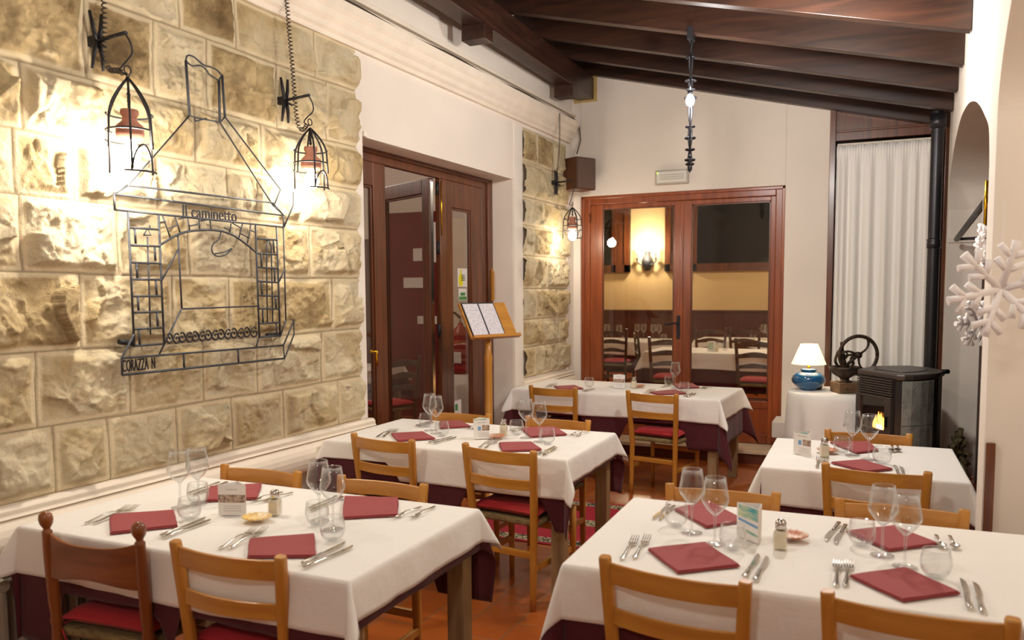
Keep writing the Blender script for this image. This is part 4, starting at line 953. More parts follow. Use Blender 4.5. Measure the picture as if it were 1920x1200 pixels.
# ================================================================= CHAIRS
def chair(name, label, kind='ladder'):
    t = thing(name, label, 'chair'); dark = kind == 'dark'; turned = kind == 'turned'
    wm, wx = {'ladder': ('honey', 'honey_x'), 'turned': ('brownwood', 'brownwood_x'), 'dark': ('darkwood', 'darkwood')}[kind]
    H = {'ladder': .822, 'turned': .87, 'dark': .97}[kind]
    def post_y(z): return -.212-.038*max(0, (z-.42)/.4)**1.1-.012*max(0, (.42-z)/.42)
    def post_x(z): return .184+.022*max(0, (z-.42)/.4)
    for s in (-1, 1):
        b = MB()
        if turned:
            prof = [(.012, 0), (.017, .02), (.0175, .2), (.019, .43), (.0165, .46), (.020, .48), (.0165, .50), (.020, .55), (.019, .72), (.0165, .79), (.017, .80), (.011, .806), (.012, .812), (.0205, .826), (.0235, .842), (.0205, .858), (.010, .868), (0, .87)]
            b.lathe(prof, 16)
            b.v = [(x+s*.2, y+post_y(z)*.6-.085, z) for x, y, z in b.v]
        else:
            zs_ = [0, .1, .25, .42, .55, .68, .78, H-.006, H]
            b.tube([(s*post_x(z), post_y(z), z) for z in zs_], [.014, .016, .0175, .019, .0195, .0195, .0185, .018, .0155], 20, flat=.86, up=(1, 0, 0), sq=.62)
        b.build('back_post', wm, t)
        b = MB(); b.tube([(s*.195, .175, 0), (s*.197, .175, .3), (s*.197, .175, .452)], [.014, .018, .018], 12); b.build('front_leg', wm, t)
    def slat(z0, z1, bow, wav=0, th=.012):
        b = MB(); n = 20; secs = []
        for i in range(n+1):
            u = i/n*2-1; zc_ = (z0+z1)/2; x = u*(post_x(zc_) if not turned else .2); y = (post_y(zc_) if not turned else post_y(zc_)*.6-.085)-bow*(1-u*u)
            dzt = wav*(1-u*u)**2 if dark else (-.028*(1-abs(u)**3) if turned else 0); dzb = wav*.6*(1-u*u) if dark else (.022*cos(u*pi*1.0)*.5-.005 if turned else 0)
            secs.append([(x, y-th/2, z0+dzb), (x, y+th/2, z0+dzb), (x, y+th/2, z1+dzt), (x, y-th/2, z1+dzt)])
        b.loft(secs, False); return b.build('backrest_slat' if not turned else 'crest_rail', wx, t, bevel=.003)
    if turned: slat(.655, .80, .03, 0, .014)
    elif dark: slat(.86, .915, .035, .03); slat(.74, .79, .035, .03); slat(.62, .665, .035, .03)
    else: slat(.744, .806, .034); slat(.616, .668, .034)
    b = MB(); n = 16
    pr2 = [(.202, .17), (.202, -.205), (-.202, -.205), (-.202, .17), (-.19, .195), (.19, .195)]
    b.prism([(x, y, .422) for x, y in pr2], (0, 0, .034)); b.build('rush_seat', 'rush', t, bevel=.014, seg=4)
    # cushion: puffy square with drooping corners
    vs = []; k = 16
    for s in (1, -1):
        for i in range(k+1):
            for j in range(k+1):
                u, v = i/k*2-1, j/k*2-1; e = (1-u**4)*(1-v**4)
                x = u*(.192+.012*abs(v)**3); y = v*(.192+.010*abs(u)**3)-.008
                z = .490+s*.034*e**.45-.012*max(0, u*u+v*v-1.3)+.004*noise.noise(Vector((u*2, v*2, s)))
                vs.append((x, y, z))
    n = k+1; fs = []
    for s in (0, 1):
        o_ = s*n*n
        for i in range(k):
            for j in range(k):
                q = (o_+i*n+j, o_+(i+1)*n+j, o_+(i+1)*n+j+1, o_+i*n+j+1); fs.append(q if s == 0 else q[::-1])
    cu = MB().add(vs, fs, True).build('cushion', 'cushion', t)
    for s in (-1, 1): MB().tube(smooth_path([(s*.175, -.17, .47), (s*.2, -.19, .455), (s*.17, -.215, .44), (s*.165, -.205, .40)]), .003, 5).build('cushion_tie', 'cushion', cu)
    b = MB().box(-.185, .185, post_y(.28)-.009, post_y(.28)+.009, .265, .30); b.build('back_stretcher', wx, t, bevel=.003)
    b = MB().box(-.195, .195, .167, .185, .30, .335); b.build('front_stretcher', wx, t, bevel=.003)
    for s in (-1, 1): MB().box(s*.19-.009, s*.19+.009, -.21, .17, .20, .232).build('side_stretcher', wm, t, bevel=.003)
    return t
proto = chair('ladder_back_chair', 'honey wood ladder-back chair', 'ladder'); used = [0]
def seat(p0, p1, label, far=False, z=.822, pr=None, group='ladder-back chairs at the tables', ytop=None):
    a, c = at_z(*p0, z), at_z(*p1, z); m = (a+c)/2; an = atan2((c-a).y, (c-a).x)
    if far: an += pi
    if ytop is not None: m.x *= ytop/m.y; m.y = ytop
    q = pr or proto
    off = Vector((-sin(an), cos(an), 0))*.262
    if q is proto and used[0] == 0: o = proto; used[0] = 1
    elif pr: o = pr
    else: o = dup(proto)
    o.location = (m.x+off.x, m.y+off.y, 0); o.rotation_euler = (0, 0, an); o['label'] = label
    if group: o['group'] = group
    return o
c1 = chair('finial_chair', '', 'turned')
seat((72, 958), (248, 978), 'brown chair with ball finials and a broad crest rail at the lower left', z=.865, pr=c1, group=None, ytop=1.800)
seat((325, 1011), (518, 1040), 'ladder-back chair beside the ball-finial chair, near side of the front left table', ytop=1.845)
seat((424, 874), (563, 888), 'chair behind the front left table, the one nearer the stone wall', True, ytop=2.815)
seat((640, 893), (802, 911), 'chair behind the front left table, the one away from the wall', True, ytop=2.83)
seat((659, 810), (771, 823), 'near-side chair of the middle left table, nearer the stone wall', ytop=3.665)
seat((866, 830), (1002, 846), 'near-side chair of the middle left table with its red cushion in full view', ytop=3.632)
seat((809, 773), (925, 781), 'chair behind the middle left table, below the menu stand', True, ytop=4.65)
seat((990, 783), (1106, 792), 'chair behind the middle left table, to the right of the salt shaker', True, ytop=4.65)
seat((994, 724), (1078, 729), 'left chair on the near side of the far table', ytop=6.16)
seat((1175, 732), (1268, 739), 'right chair on the near side of the far table, seen whole with red cushion', ytop=6.08)
seat((1550, 869), (1737, 886), 'chair on the near side of the small right table, backrest toward the viewer', ytop=3.83)
seat((1552, 803), (1706, 812), 'chair behind the small right table, in front of the stove', True, ytop=4.835)
seat((1140, 1042), (1385, 1085), 'ladder-back chair at bottom centre, near side of the front right table', ytop=2.20)
seat((1562, 1106), (1888, 1155), 'ladder-back chair at the lower right corner, near side of the front right table', ytop=2.175)
seat((1255, 908), (1458, 925), 'chair behind the front right table, left one, behind two wine glasses', True, ytop=3.225)
seat((1567, 945), (1815, 968), 'chair behind the front right table, right one, nearest the white wall', True, ytop=3.225)
# ================================================================= TABLEWARE
CA, CB, CC, CD, CE, CF, CG = (3, 0, 800), (3, 560, 800), (3.3103, 600, 700), (3.6923, 930, 660), (4.1739, 1390, 760), (3.53, 1000, 860), (3.53, 1420, 860)
def TP(c, p, z=TT): return at_z(c[1]+p[0]/c[0], c[2]+p[1]/c[0], z)
def napkin(c, ps, label):
    P = [TP(c, p) for p in ps]; m = sum(P, Vector())/4
    b = MB(); lay = 3
    for k in range(lay):
        z0 = TT+.0008+k*.0032; e = .0015*random.uniform(-1, 1)
        Q = []
        for p in P: Q.append(p+Vector((e, e*.7, 0))+(m-p).normalized()*.002*k)
        poly = []
        for i in range(4):
            a, d_ = Q[i], Q[(i+1) % 4]
            for j in range(6):
                q = a.lerp(d_, j/6); n_ = (d_-a).normalized(); poly.append(q+Vector((n_.y, -n_.x, 0))*.0012*sin(j*1.3+i*2+k))
        b.prism([(p.x-m.x, p.y-m.y, z0-TT) for p in poly], (0, 0, .0028))
    o = b.build('napkin', 'napkin', None, bevel=.001); o.location = (m.x, m.y, TT); tag(o, label, 'napkin', 'folded burgundy napkins')
def loft_strip(b, secs, n=8):  # (y, halfwidth, zc, halfthick)
    b.loft([[(w*cos(2*pi*i/n), y, z+t*sin(2*pi*i/n)) for i in range(n)] for y, w, z, t in secs], True); return b
def mk_fork():
    t = thing('fork', '', 'fork'); b = MB()
    loft_strip(b, [(0, .003, .004, .001), (.006, .0075, .004, .0018), (.03, .0062, .0045, .002), (.07, .004, .0085, .002), (.105, .0032, .0115, .0018), (.125, .005, .009, .0014)]); b.build('handle', 'steel', t)
    b = MB(); loft_strip(b, [(.122, .004, .0095, .0014), (.135, .0105, .006, .001), (.15, .0125, .0035, .001), (.158, .0125, .003, .001)])
    for k in range(4):
        x = -.0103+k*.00687
        b.loft([[(x+(dx)*(1 if y < .19 else .5), y, z+dz) for dx, dz in ((-.0016, -.0007), (.0016, -.0007), (.0016, .0007), (-.0016, .0007))] for y, z in ((.155, .003), (.175, .0045), (.192, .0085), (.202, .012))])
    b.build('tines', 'steel', t); return t
def mk_knife():
    t = thing('knife', '', 'knife'); b = MB()
    loft_strip(b, [(0, .004, .005, .002), (.006, .008, .005, .0038), (.04, .0068, .005, .0036), (.075, .0055, .005, .003), (.092, .0065, .005, .003), (.098, .005, .005, .002)]); b.build('handle', 'steel', t)
    b = MB(); b.loft([[(-.004, y, z), (w, y, z-.0004), (w, y, z+.0004), (-.004, y, z+.0009)] for y, w, z in ((.096, .004, .004), (.11, .009, .004), (.16, .0105, .004), (.19, .009, .004), (.207, .003, .004), (.212, -.002, .004))]); b.build('blade', 'steel', t); return t
def mk_spoon():
    t = thing('spoon', '', 'spoon'); b = MB()
    loft_strip(b, [(0, .003, .004, .001), (.006, .0075, .004, .0018), (.03, .006, .005, .002), (.08, .0038, .009, .002), (.125, .003, .010, .0018)]); b.build('handle', 'steel', t)
    b = MB(); n = 14; vs = []
    for i in range(9):
        u = i/8; y = .122+.055*u; w = .0175*sin(pi*min(1, u*.96+.04))**.7
        for j in range(n+1): a = -1+2*j/n; vs.append((w*a, y, .010-.008*(1-a*a)*sin(pi*u)))
    fs = [(i*(n+1)+j, (i+1)*(n+1)+j, (i+1)*(n+1)+j+1, i*(n+1)+j+1) for i in range(8) for j in range(n)]
    b.add(vs, fs, True); b.build('bowl', 'steel', t, solid=.0012); return t
PROTO = {}; UC = {}
def put(kind, mk, loc, rz, label, group, scale=None, tilt=None):
    if kind not in PROTO: PROTO[kind] = mk(); o = PROTO[kind]
    else: o = dup(PROTO[kind])
    o.location = loc; o.rotation_euler = (tilt or 0, 0, rz); o['label'] = label; o['group'] = group
    o.scale = (scale or 1,)*3
    return o
def cutlery(kind, c, h, tip, label):
    a, d_ = TP(c, h), TP(c, tip); v = d_-a; l = v.length; s = min(1.12, max(.88, l/.2)); m = (a+d_)/2; u = v.normalized()
    st = m-u*(.1*s)
    put(kind, {'fork': mk_fork, 'knife': mk_knife, 'spoon': mk_spoon}[kind], (st.x, st.y, TT+.0005), atan2(u.y, u.x)-pi/2, label, kind+'s on the tables', s)
def mk_wine():
    t = thing('wine_glass', '', 'glass'); b = MB()
    b.lathe([(0, .0), (.035, .0), (.036, .0015), (.02, .004), (.006, .009), (.0042, .02), (.0038, .05), (.0042, .085), (.007, .098), (0, .099)], 28); b.build('stem', 'glass_solid', t)
    b = MB(); o_ = [(.0, .094), (.010, .099), (.025, .114), (.038, .132), (.0435, .144), (.0445, .150), (.0435, .158), (.038, .190), (.0335, .222)]
    b.lathe(o_+[(r-.0012, z+.0012) for r, z in o_[::-1] if r > .005]+[(0, .098)], 32); b.build('bowl', 'glass', t); MB().tube(arc((0, 0, .2222), .0329, 0, 2*pi, 28, 'xy'), .0009, 5, True).build('rim', 'glass_solid', t); return t
def mk_tumbler():
    t = thing('tumbler', '', 'glass'); b = MB(); o_ = [(0, 0), (.018, 0), (.028, .005), (.038, .02), (.0425, .038), (.042, .055), (.037, .08), (.0365, .082)]
    b.lathe(o_+[(.035, .080), (.0405, .055), (.041, .038), (.036, .021), (.026, .010), (0, .008)], 32); b.build('cup', 'glass', t); MB().tube(arc((0, 0, .082), .0358, 0, 2*pi, 28, 'xy'), .0010, 5, True).build('rim', 'glass_solid', t)
    MB().lathe([(0, .0005), (.017, .001), (.017, .006), (0, .007)], 20).build('thick_base', 'glass_solid', t); return t
def mk_shaker():
    t = thing('salt_shaker', '', 'shaker'); b = MB(); q = lambda h: [(-h, -h), (h, -h), (h, h), (-h, h)]
    b.loft([[(x, y, z) for x, y in q(h)] for h, z in ((.019, 0), (.0205, .003), (.0205, .052), (.0185, .062), (.014, .069))]); b.build('glass_body', 'glass', t, bevel=.003)
    b = MB(); b.loft([[(x, y, z) for x, y in q(h)] for h, z in ((.0175, .003), (.018, .005), (.018, .052), (.016, .060))]); b.build('salt', 'salt', t, bevel=.002)
    MB().lathe([(.0155, .066), (.0175, .068), (.0175, .083), (.016, .09), (.010, .096), (0, .098)], 24).build('metal_cap', 'steel', t); return t
def mk_shell():
    t = thing('shell_dish', '', 'dish'); n, k = 44, 8; vs = []
    for i in range(k+1):
        u = i/k
        for j in range(n):
            a = 2*pi*j/n; fan = .5+.5*sin(a); r = .045*u*(1+.10*fan); rib = .0022*u*sin(a*16)
            vs.append((r*1.15*cos(a), r*sin(a), .003+.016*u**2.2+rib))
    fs = [(i*n+j, i*n+(j+1) % n, (i+1)*n+(j+1) % n, (i+1)*n+j) for i in range(k) for j in range(n)]
    MB().add(vs, fs, True).build('shell', 'shell', t, solid=.002); return t
def card(c, pl, pr, label, style, hgt=.115):
    a, d_ = TP(c, pl), TP(c, pr); w = max(.075, min(.105, (d_-a).length)); m = (a+d_)/2; an = atan2((d_-a).y, (d_-a).x)
    t = thing('menu_card', label, 'card', (m.x, m.y, TT+.001), an, 'tent cards on the tables'); h = w/2; dep = .06
    for nm, (x0, y0), (x1, y1) in (('front_panel', (-h, 0), (h, 0)), ('side_panel', (h, 0), (0, dep)), ('side_panel', (0, dep), (-h, 0))):
        v = Vector((x1-x0, y1-y0, 0)); n_ = Vector((v.y, -v.x, 0)).normalized()*.0006
        b = MB(); A_, B_ = Vector((x0, y0, 0)), Vector((x1, y1, 0))
        b.hexa([A_-n_, B_-n_, B_+n_, A_+n_]+[p+Vector((0, 0, hgt)) for p in (A_-n_, B_-n_, B_+n_, A_+n_)]); b.build(nm, 'paper', t)
    def pt(nm, x0, x1, z0, z1, m_, sk=0):
        b = MB(); y = -.0008
        b.hexa([(x0*w, y-.0006, z0*hgt), (x1*w, y-.0006, (z0+sk)*hgt), (x1*w, y, (z0+sk)*hgt), (x0*w, y, z0*hgt), (x0*w, y-.0006, z1*hgt), (x1*w, y-.0006, (z1+sk)*hgt), (x1*w, y, (z1+sk)*hgt), (x0*w, y, z1*hgt)]); b.build(nm, m_, t)
    if style == 'photo':
        pt('photo_band', -.49, .49, .42, .68, 'photo_dark')
        for k in range(3): pt('print_line', -.3, .32, .14+.08*k, .155+.08*k, 'card_grey')
        pt('print_line', -.22, .2, .84, .865, 'card_grey')
    elif style == 'stripe':
        pt('teal_band', -.42, .48, .62, .98, 'teal'); pt('teal_band', -.42, .48, .50, .58, 'card_blue', -.08); pt('teal_band', -.2, .48, .24, .32, 'teal', -.08)
    else:
        pt('blue_patch', -.22, -.04, .42, .62, 'card_blue'); pt('photo_patch', .04, .49, .42, .68, 'photo_dark'); pt('top_band', -.45, .3, .94, .99, 'teal')
        for k in range(3): pt('print_line', -.2, .42, .12+.08*k, .135+.08*k, 'card_grey')
        pt('print_line', -.25, .25, .80, .83, 'card_grey')
SN = {'nl': 'near left', 'nr': 'near right', 'fl': 'far left', 'fr': 'far right', 'n': 'near', 'f': 'far'}
def setting(tn, c, sname, nap=None, forks=(), knives=(), kinds=('fork', 'knife')):
    s = SN[sname]
    if nap: napkin(c, nap, 'folded burgundy napkin at the %s seat of the %s' % (s, tn))
    for lst, kd in ((forks, kinds[0]), (knives, kinds[1])):
        for i, (h, tp) in enumerate(lst):
            cutlery(kd, c, h, tp, ('steel %s at the %s seat, %s, %s of the pair' % (kd, s, tn, ('left', 'right')[i])) if len(lst) > 1 else 'steel %s at the %s seat of the %s' % (kd, s, tn))
# front left table
setting(N1, CA, 'nl', [(618, 505), (980, 478), (1002, 565), (620, 608)], [((450, 560), (745, 450)), ((495, 561), (797, 448))], [((890, 626), (1155, 518)), ((905, 636), (1182, 530))])
setting(N1, CA, 'nr', [(1405, 640), (1770, 612), (1782, 738), (1393, 742)], [((1212, 705), (1455, 572)), ((1262, 705), (1512, 572))])
setting(N1, CB, 'nr', None, (), [((5, 785), (262, 655)), ((18, 805), (300, 680))])
setting(N1, CA, 'fl', [(1180, 345), (1475, 328), (1450, 410), (1150, 425)], [((1590, 372), (1390, 432)), ((1648, 374), (1450, 434))], [((1235, 318), (1060, 378)), ((1280, 318), (1095, 388))])
setting(N1, CB, 'fr', [(258, 400), (562, 408), (560, 505), (245, 522)], [((690, 455), (520, 525)), ((768, 452), (625, 525))], [((215, 395), (60, 462)), ((250, 400), (75, 476))])
# middle left table
setting(N2, CC, 'nl', [(440, 380), (640, 368), (718, 410), (480, 425)], [((330, 408), (460, 350)), ((368, 408), (495, 348))], [((672, 435), (815, 397)), ((705, 440), (842, 400))])
setting(N2, CC, 'nr', [(1110, 437), (1310, 432), (1378, 480), (1130, 490)], [((975, 472), (1075, 412)), ((1012, 475), (1112, 415))], [((1350, 508), (1455, 458)), ((1385, 515), (1468, 462))])
setting(N2, CC, 'fl', [(740, 305), (870, 298), (935, 335), (745, 345)], [((990, 322), (900, 348)), ((1015, 325), (930, 352))], [((592, 330), (690, 300)), ((607, 336), (705, 306))])
setting(N2, CC, 'fr', [(1250, 345), (1460, 336), (1535, 385), (1305, 400)], [((1640, 358), (1545, 390)), ((1672, 362), (1580, 396))], [((1175, 360), (1262, 330)), ((1190, 368), (1275, 338))])
# far table
setting(N3, CD, 'nl', [(400, 242), (545, 235), (608, 258), (440, 262)], [((335, 252), (398, 222)), ((362, 250), (425, 221))], [((597, 272), (665, 255)), ((612, 276), (682, 257))])
setting(N3, CD, 'nr', [(1060, 282), (1240, 265), (1322, 292), (1120, 298)], [((1022, 290), (1078, 262)), ((1046, 292), (1102, 264))], [((1303, 310), (1360, 288)), ((1322, 313), (1380, 290))])
setting(N3, CD, 'fr', [(1225, 225), (1360, 222), (1412, 250), (1260, 255)], [((1480, 240), (1410, 256)), ((1497, 242), (1430, 258))], [((1145, 248), (1205, 226))], kinds=('spoon', 'knife'))
# small right table
setting(N4, CE, 'n', [(700, 455), (945, 435), (1190, 508), (985, 528)], [((588, 512), (615, 400)), ((632, 508), (668, 398))], [((1238, 560), (1197, 475)), ((1278, 565), (1245, 488))])
setting(N4, CE, 'f', [(690, 295), (1000, 292), (1075, 360), (900, 380)], [((1180, 318), (1178, 378)), ((1222, 316), (1225, 374))], kinds=('spoon', 'knife'))
# front right table
setting(N5, CF, 'nl', [(755, 608), (1135, 565), (1370, 718), (955, 765)], [((572, 692), (688, 518)), ((655, 684), (768, 512))], [((1395, 792), (1485, 646)), ((1462, 826), (1546, 656))])
setting(N5, CG, 'nr', [(605, 785), (980, 733), (1345, 900), (960, 952)], [((518, 868), (535, 672)), ((578, 874), (612, 670))], [((1408, 1002), (1352, 812)), ((1492, 1026), (1438, 838))])
setting(N5, CF, 'fl', [(930, 340), (1160, 290), (1400, 420), (1145, 463)], (), [((900, 310), (800, 400)), ((935, 318), (843, 404))])
setting(N5, CG, 'fr', [(585, 490), (900, 455), (1200, 575), (870, 617)], [((1182, 510), (1232, 612)), ((1272, 514), (1322, 618))], [((545, 425), (455, 545)), ((588, 440), (517, 566))], kinds=('spoon', 'knife'))
def glasses(c, tn, wines, tumb):
    for (p, w) in wines:
        q = TP(c, p); put('wine', mk_wine, (q.x, q.y, TT), random.uniform(0, 6), 'wine glass on the %s, %s' % (tn, w), 'wine glasses')
    for (p, w) in tumb:
        q = TP(c, p); put('tumbler', mk_tumbler, (q.x, q.y, TT), random.uniform(0, 6), 'water tumbler on the %s, %s' % (tn, w), 'water tumblers')
glasses(CA, N1, [((1015, 452), 'first from the stone wall'), ((1118, 432), 'second from the stone wall')], [((1068, 522), 'in front of the left wine glasses'), ((1115, 432), 'under the left wine glasses')])
glasses(CB, N1, [((118, 528), 'left of the right-hand pair'), ((195, 578), 'right of the right-hand pair')], [((105, 548), 'behind the right-hand pair of wine glasses'), ((192, 640), 'nearest the viewer on the right')])
glasses(CC, N2, [((683, 355), 'leftmost of all'), ((722, 372), 'second from the left'), ((1280, 400), 'third from the left'), ((1362, 424), 'rightmost of all')], [((657, 330), 'leftmost'), ((757, 388), 'right of the left wine glasses'), ((1220, 378), 'left of the right wine glasses'), ((1412, 436), 'rightmost')])
glasses(CD, N3, [((1240, 250), 'the only one standing there')], [((645, 242), 'at the left by the napkin'), ((1198, 230), 'behind the wine glass'), ((1302, 278), 'right of the wine glass')])
glasses(CE, N4, [((865, 388), 'left one'), ((995, 424), 'right one')], [((787, 372), 'left one beside the shaker'), ((1100, 462), 'right one')])
glasses(CF, N5, [((1048, 490), 'leftmost'), ((1200, 566), 'second from the left')], [((945, 445), 'leftmost, behind the first wine glass'), ((1318, 602), 'in front of the striped card')])
glasses(CG, N5, [((825, 640), 'third from the left'), ((975, 714), 'rightmost')], [((690, 575), 'left of the right-hand wine glasses'), ((1180, 785), 'rightmost, nearest the viewer')])
def extras(c, tn, sh, shl, ym=False):
    q = TP(c, sh); put('shaker', mk_shaker, (q.x, q.y, TT+.0003), random.uniform(-.3, .3), 'glass salt shaker with a metal cap on the %s' % tn, 'salt shakers')
    q = TP(c, shl); o = put('shell', mk_shell, (q.x, q.y, TT+.0005), random.uniform(-.4, .4), ('yellow' if ym else 'beige')+' scallop shell dish beside the shaker on the %s' % tn, 'shell dishes')
    if ym:
        ch = [k for k in bpy.data.objects if k.parent == o][0]; ch.data = ch.data.copy(); ch.data.materials[0] = M['shell_yellow']
extras(CC, N2, (1140, 384), (1095, 404)); extras(CD, N3, (955, 250), (990, 245)); extras(CE, N4, (650, 402), (672, 372)); extras(CG, N5, (152, 595), (225, 535)); extras(CA, N1, (1548, 496), (1445, 532), True)
card(CA, (1228, 499), (1388, 500), 'white tent card with a dark photo band on the front left table', 'photo')
card(CC, (953, 410), (1053, 406), 'white tent card with blue and photo patches on the middle left table', 'patch')
card(CD, (812, 249), (892, 252), 'tent card with a photo band on the far table', 'photo')
card(CE, (405, 373), (545, 401), 'tent card with photo patch on the small right table', 'patch')
card(CF, (1335, 505), (1500, 572), 'tent card with teal and cream stripes on the front right table', 'stripe')

# rug
t = thing('rug', 'red rug with a patterned beige border on the tiles between the left tables', 'rug', (0, 0, 0))
rx0, rx1, ry0, ry1 = -2.6, -1.25, 4.66, 5.75
MB().box(rx0, rx1, ry0, ry1, .001, .006).build('rug_field', 'rugred', t)
b = MB()
for q in ((rx0, rx1, ry0+.03, ry0+.13), (rx0, rx1, ry1-.13, ry1-.03), (rx1-.13, rx1-.03, ry0+.03, ry1-.03)): b.box(q[0], q[1], q[2], q[3], .0055, .0072)
b.build('patterned_border', 'rugborder', t)
b = MB(); b.box(-2.2, -1.6, 5.13, 5.27, .0055, .0072); b.build('centre_motif', 'rugborder', t)
# ================================================================= ROOM BEHIND THE FAR DOORS
ZB = .10
b = MB().box(-3.55, 1.5, 8.2, 9.22, -.05, ZB); b.box(-5.7, 1.5, 9.22, 14.8, -.05, ZB); struct(b.build('floor_back_room', 'floor'), 'floor of the room behind the doors')
b = MB().box(-5.8, 1.5, 14.5, 14.7, 0, 4.2); b.box(-5.8, -5.6, 9.22, 14.7, 0, 4.2); b.box(1.4, 1.5, 8.2, 14.7, 0, 4.2); struct(b.build('wall_back_room', 'cream'), 'cream walls of the room behind the doors')
b = MB().box(-5.8, 1.5, 8.2, 14.8, 4.0, 4.1); struct(b.build('ceiling_back_room', 'board'), 'dark ceiling of the room behind the doors')
b = MB().box(-5.6, 1.4, 14.44, 14.5, ZB, 1.24); b.box(-5.6, 1.4, 14.42, 14.5, 1.22, 1.26); struct(b.build('wainscot_back_room', 'wainscot'), 'reddish brown wainscot in the back room')
for k, (xa, xb) in enumerate(((-5.0, -4.05), (-3.40, -3.10), (-2.93, -1.2))):
    w = thing('window_%d' % (3+k), None, None); struct(w, ['window left of the wall sconce', 'narrow shutter right of the wall sconce', 'wide dark window in the back room'][k])
    b = MB(); z0, z1 = 1.95, 3.3; f_ = .10
    for q in ((xa, xa+f_, z0, z1), (xb-f_, xb, z0, z1), (xa, xb, z0, z0+f_*1.3), (xa, xb, z1-f_, z1)): b.box(q[0], q[1], 14.42, 14.5, q[2], q[3])
    if k == 0: b.box(xb-.34, xb-.26, 14.42, 14.5, z0, z1); b.box(xb-.34, xb, 14.44, 14.5, z0, z1)
    if k == 1: b.box(xa, xb, 14.45, 14.5, z0, z1)
    b.build('window_frame', 'mahogany_dark', w)
    MB().box(xa+f_, xb-f_, 14.47, 14.49, z0+f_, z1-f_).build('pane', 'night', w)
s = at_y(1212, 490, 14.4)
t = thing('wall_sconce', 'pewter double candle sconce glowing on the cream back room wall', 'lamp', (s.x, 14.5, s.z))
MB().lathe([(0, -.17), (.05, -.16), (.10, -.06), (.11, .0), (.08, .08), (.05, .1), (.05, .18), (0, .18)], 16, (0, -.02, 0)).build('backplate', 'iron_grey', t)
for sx in (-1, 1):
    b = MB(); b.tube(smooth_path([(sx*.03, -.06, -.05), (sx*.1, -.1, -.06), (sx*.17, -.1, .0), (sx*.17, -.1, .04)]), .014, 6); b.lathe([(0, .04), (.045, .045), (.045, .055), (.012, .06), (.012, .16), (0, .16)], 10, (sx*.17, -.1, 0)); b.build('candle_arm', 'iron_grey', t)
    MB().lathe([(0, .16), (.02, .18), (.022, .2), (.006, .25), (0, .25)], 10, (sx*.17, -.1, 0)).build('bulb', 'bulb', t)
LS = Vector((s.x, 14.2, s.z+.28))
table('near table in the room behind the doors', -1.55, 10.05, 1.9, .85, radians(-2), (.17, .17, .20, .18), (.3, .3, .42, .4), (), 31, ZB)
table('back left table in the room behind the doors', -3.55, 11.9, 1.9, .85, 0, (.17, .17, .20, .18), (.3, .3, .42, .4), (), 37, ZB)
table('back right table in the room behind the doors', -1.5, 12.6, 1.8, .85, 0, (.17, .17, .20, .18), (.3, .3, .42, .4), (), 41, ZB)
dc = chair('dark_ladder_chair', '', 'dark'); first = [True]
for px, y, rz, lb in ((1418, 9.30, 0, 'dark ladder-back chair with red cushion, right-hand one behind the double doors'), (1250, 9.30, .1, 'dark ladder-back chair behind the left door leaf, nearest the handle'), (1222, 10.5, -1.2, 'dark chair turned sideways behind the left door leaf'), (1330, 11.9, .1, 'dark chair at the back right table behind the doors'), (1400, 11.95, -.1, 'farther dark chair behind the right door leaf'), (1150, 11.2, 0, 'dark chair at the back left table behind the doors')):
    q = at_y(px, 650, y); o = dc if first[0] else dup(dc); first[0] = False
    o.location = (q.x, y+.2, ZB); o.rotation_euler = (0, 0, rz); o['label'] = lb; o['group'] = 'dark chairs behind the doors'
def bglass(kind, mk, px, y, k=None):
    q = at_y(px, 600, y); put(kind, mk, (q.x, y, .7705+ZB), 0, ('stemmed wine glass' if kind == 'wine' else 'clear tumbler')+' on a table in the room behind the doors', 'glasses behind the doors')
for px, y in ((1138, 11.9), (1161, 11.85), (1195, 12.15), (1207, 12.15), (1225, 12.1), (1236, 12.1), (1432, 12.5), (1438, 12.4)): bglass('wine', mk_wine, px, y)
for px, y in ((1172, 11.75), (1245, 12.0), (1412, 12.4), (1360, 10.1)): bglass('tumbler', mk_tumbler, px, y)
def bcard(px, y, l, st):
    t = thing('menu_card', l, 'card', (at_y(px, 600, y).x, y, .7705+ZB), 0, 'tent cards on the tables'); 
    MB().prism([(-.05, 0, 0), (.05, 0, 0), (0, .06, 0)], (0, 0, .115)).build('card_body', 'paper', t); MB().box(-.045, .02, -.002, 0, .02, .1).build('teal_band', 'teal', t)
bcard(1335, 9.95, 'small teal and white tent card behind the right door leaf', 0)
q = at_y(1345, 600, 9.9); put('shaker', mk_shaker, (q.x, 9.9, .7705+ZB), 0, 'salt shaker on the near table behind the double doors', 'salt shakers')
# side room furniture glimpsed through the folding door
table('table in the side room', -5.6, 7.6, 1.3, .8, 0, (.15, .15, .18, .18), (.2, .2, .35, .35), (), 51, 0)
for (x, y, rz, lb) in ((-4.45, 6.9, 1.2, 'dark chair with rush seat nearest the opened folding leaf'), (-5.5, 6.85, 0, 'dark chair at the side room table')):
    o = dup(dc); o.location = (x, y, 0); o.rotation_euler = (0, 0, rz); o['label'] = lb; o['group'] = 'dark chairs in the side room'

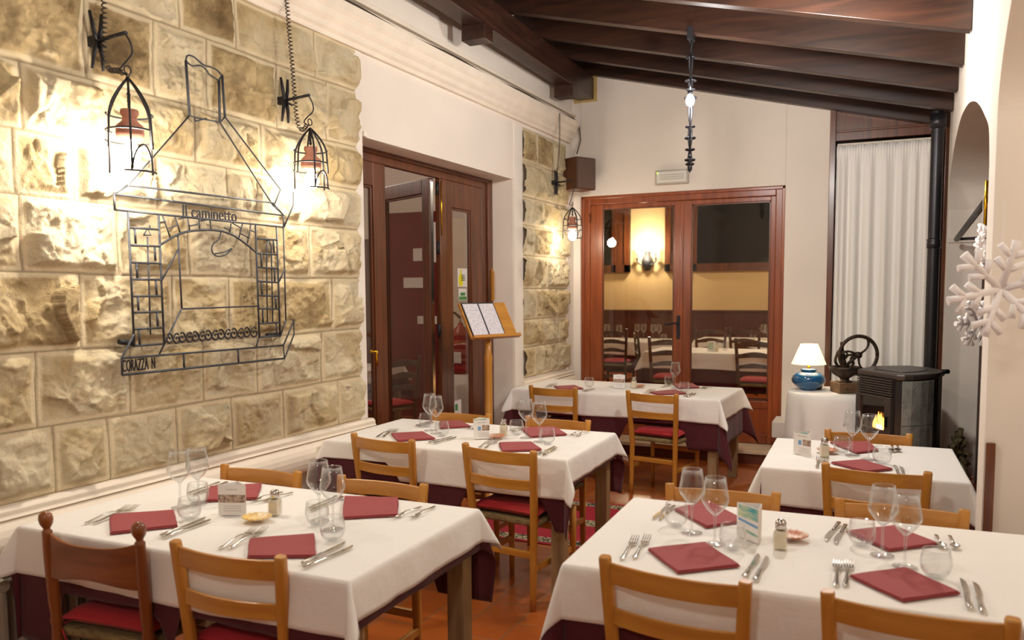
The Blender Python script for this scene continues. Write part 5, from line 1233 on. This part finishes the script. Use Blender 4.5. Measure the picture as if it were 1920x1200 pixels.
# ================================================================= LIGHT
def light(name, loc, W, r, col, kind='POINT', **k):
    l = bpy.data.lights.new(name, kind); l.energy = W; l.color = col
    if kind == 'POINT': l.shadow_soft_size = r
    else: l.size = r
    o = bpy.data.objects.new(name, l); COL.objects.link(o); o.location = loc
    for a, v in k.items(): setattr(l, a, v)
    return o
WARM = (1, .82, .60); NEUT = (1, .95, .88)
light('lantern_light', L1, 104, .047, (1, .92, .80)); light('lantern_light', L2, 46, .047, (1, .92, .80)); light('lantern_light', L3, 30, .047, (1, .89, .72))
light('ceiling_lamp_light', LC+Vector((0, 0, -.008)), 85, .042, (1, .96, .92))
light('table_lamp_light', LT, 4.5, .036, (1, .82, .6))
light('unseen_room_light', (-1.15, 2.2, 3.05), 50, .10, NEUT)  # unseen overhead light, placed to suit the shadow directions
light('unseen_room_light', (-.35, 4.6, 2.95), 110, .08, NEUT)  # unseen fill added to brighten the far wall and right side
light('unseen_room_light', (-.6, -.8, 2.8), 58, .15, NEUT)  # unseen fill added behind the camera for general brightness
light('jamb_fill_light', (1.35, 2.3, 2.3), 22, .10, (1, .86, .68))  # unseen fill added beyond the opening to brighten the right jamb
light('sconce_light', LS, 60, .06, WARM)
light('back_room_light', (-1.0, 11.0, 3.5), 260, .15, WARM)
light('side_room_light', (-5.2, 6.0, 3.0), 55, .15, (1, .88, .78))
light('fire_light', (-.02, 6.0, .52), 1.2, .05, (1, .5, .18))
w = bpy.data.worlds.new('World'); SC.world = w; w.use_nodes = True
w.node_tree.nodes['Background'].inputs[0].default_value = (.9, .75, .6, 1); w.node_tree.nodes['Background'].inputs[1].default_value = .15

# ================================================================= CAMERA
cam = bpy.data.cameras.new('Camera'); co = bpy.data.objects.new('Camera', cam); COL.objects.link(co)
cam.sensor_fit = 'HORIZONTAL'; cam.sensor_width = 36; cam.lens = FPX/1920*36; cam.shift_y = (CY-600)/1920
co.matrix_world = Matrix(((AR.x, AU.x, -_f.x, CAM.x), (AR.y, AU.y, -_f.y, CAM.y), (AR.z, AU.z, -_f.z, CAM.z), (0, 0, 0, 1)))
cam.clip_start = .05; cam.clip_end = 60
cam.dof.use_dof = True; cam.dof.focus_distance = 4.6; cam.dof.aperture_fstop = 2.8
SC.camera = co
SC.view_settings.view_transform = 'Standard'; SC.view_settings.look = 'None'; SC.view_settings.gamma = 1; SC.view_settings.use_curve_mapping = False
SC.view_settings.exposure = 0
SC.cycles.max_bounces = 10; SC.cycles.transparent_max_bounces = 24; SC.cycles.use_denoising = True; SC.cycles.sample_clamp_indirect = 6
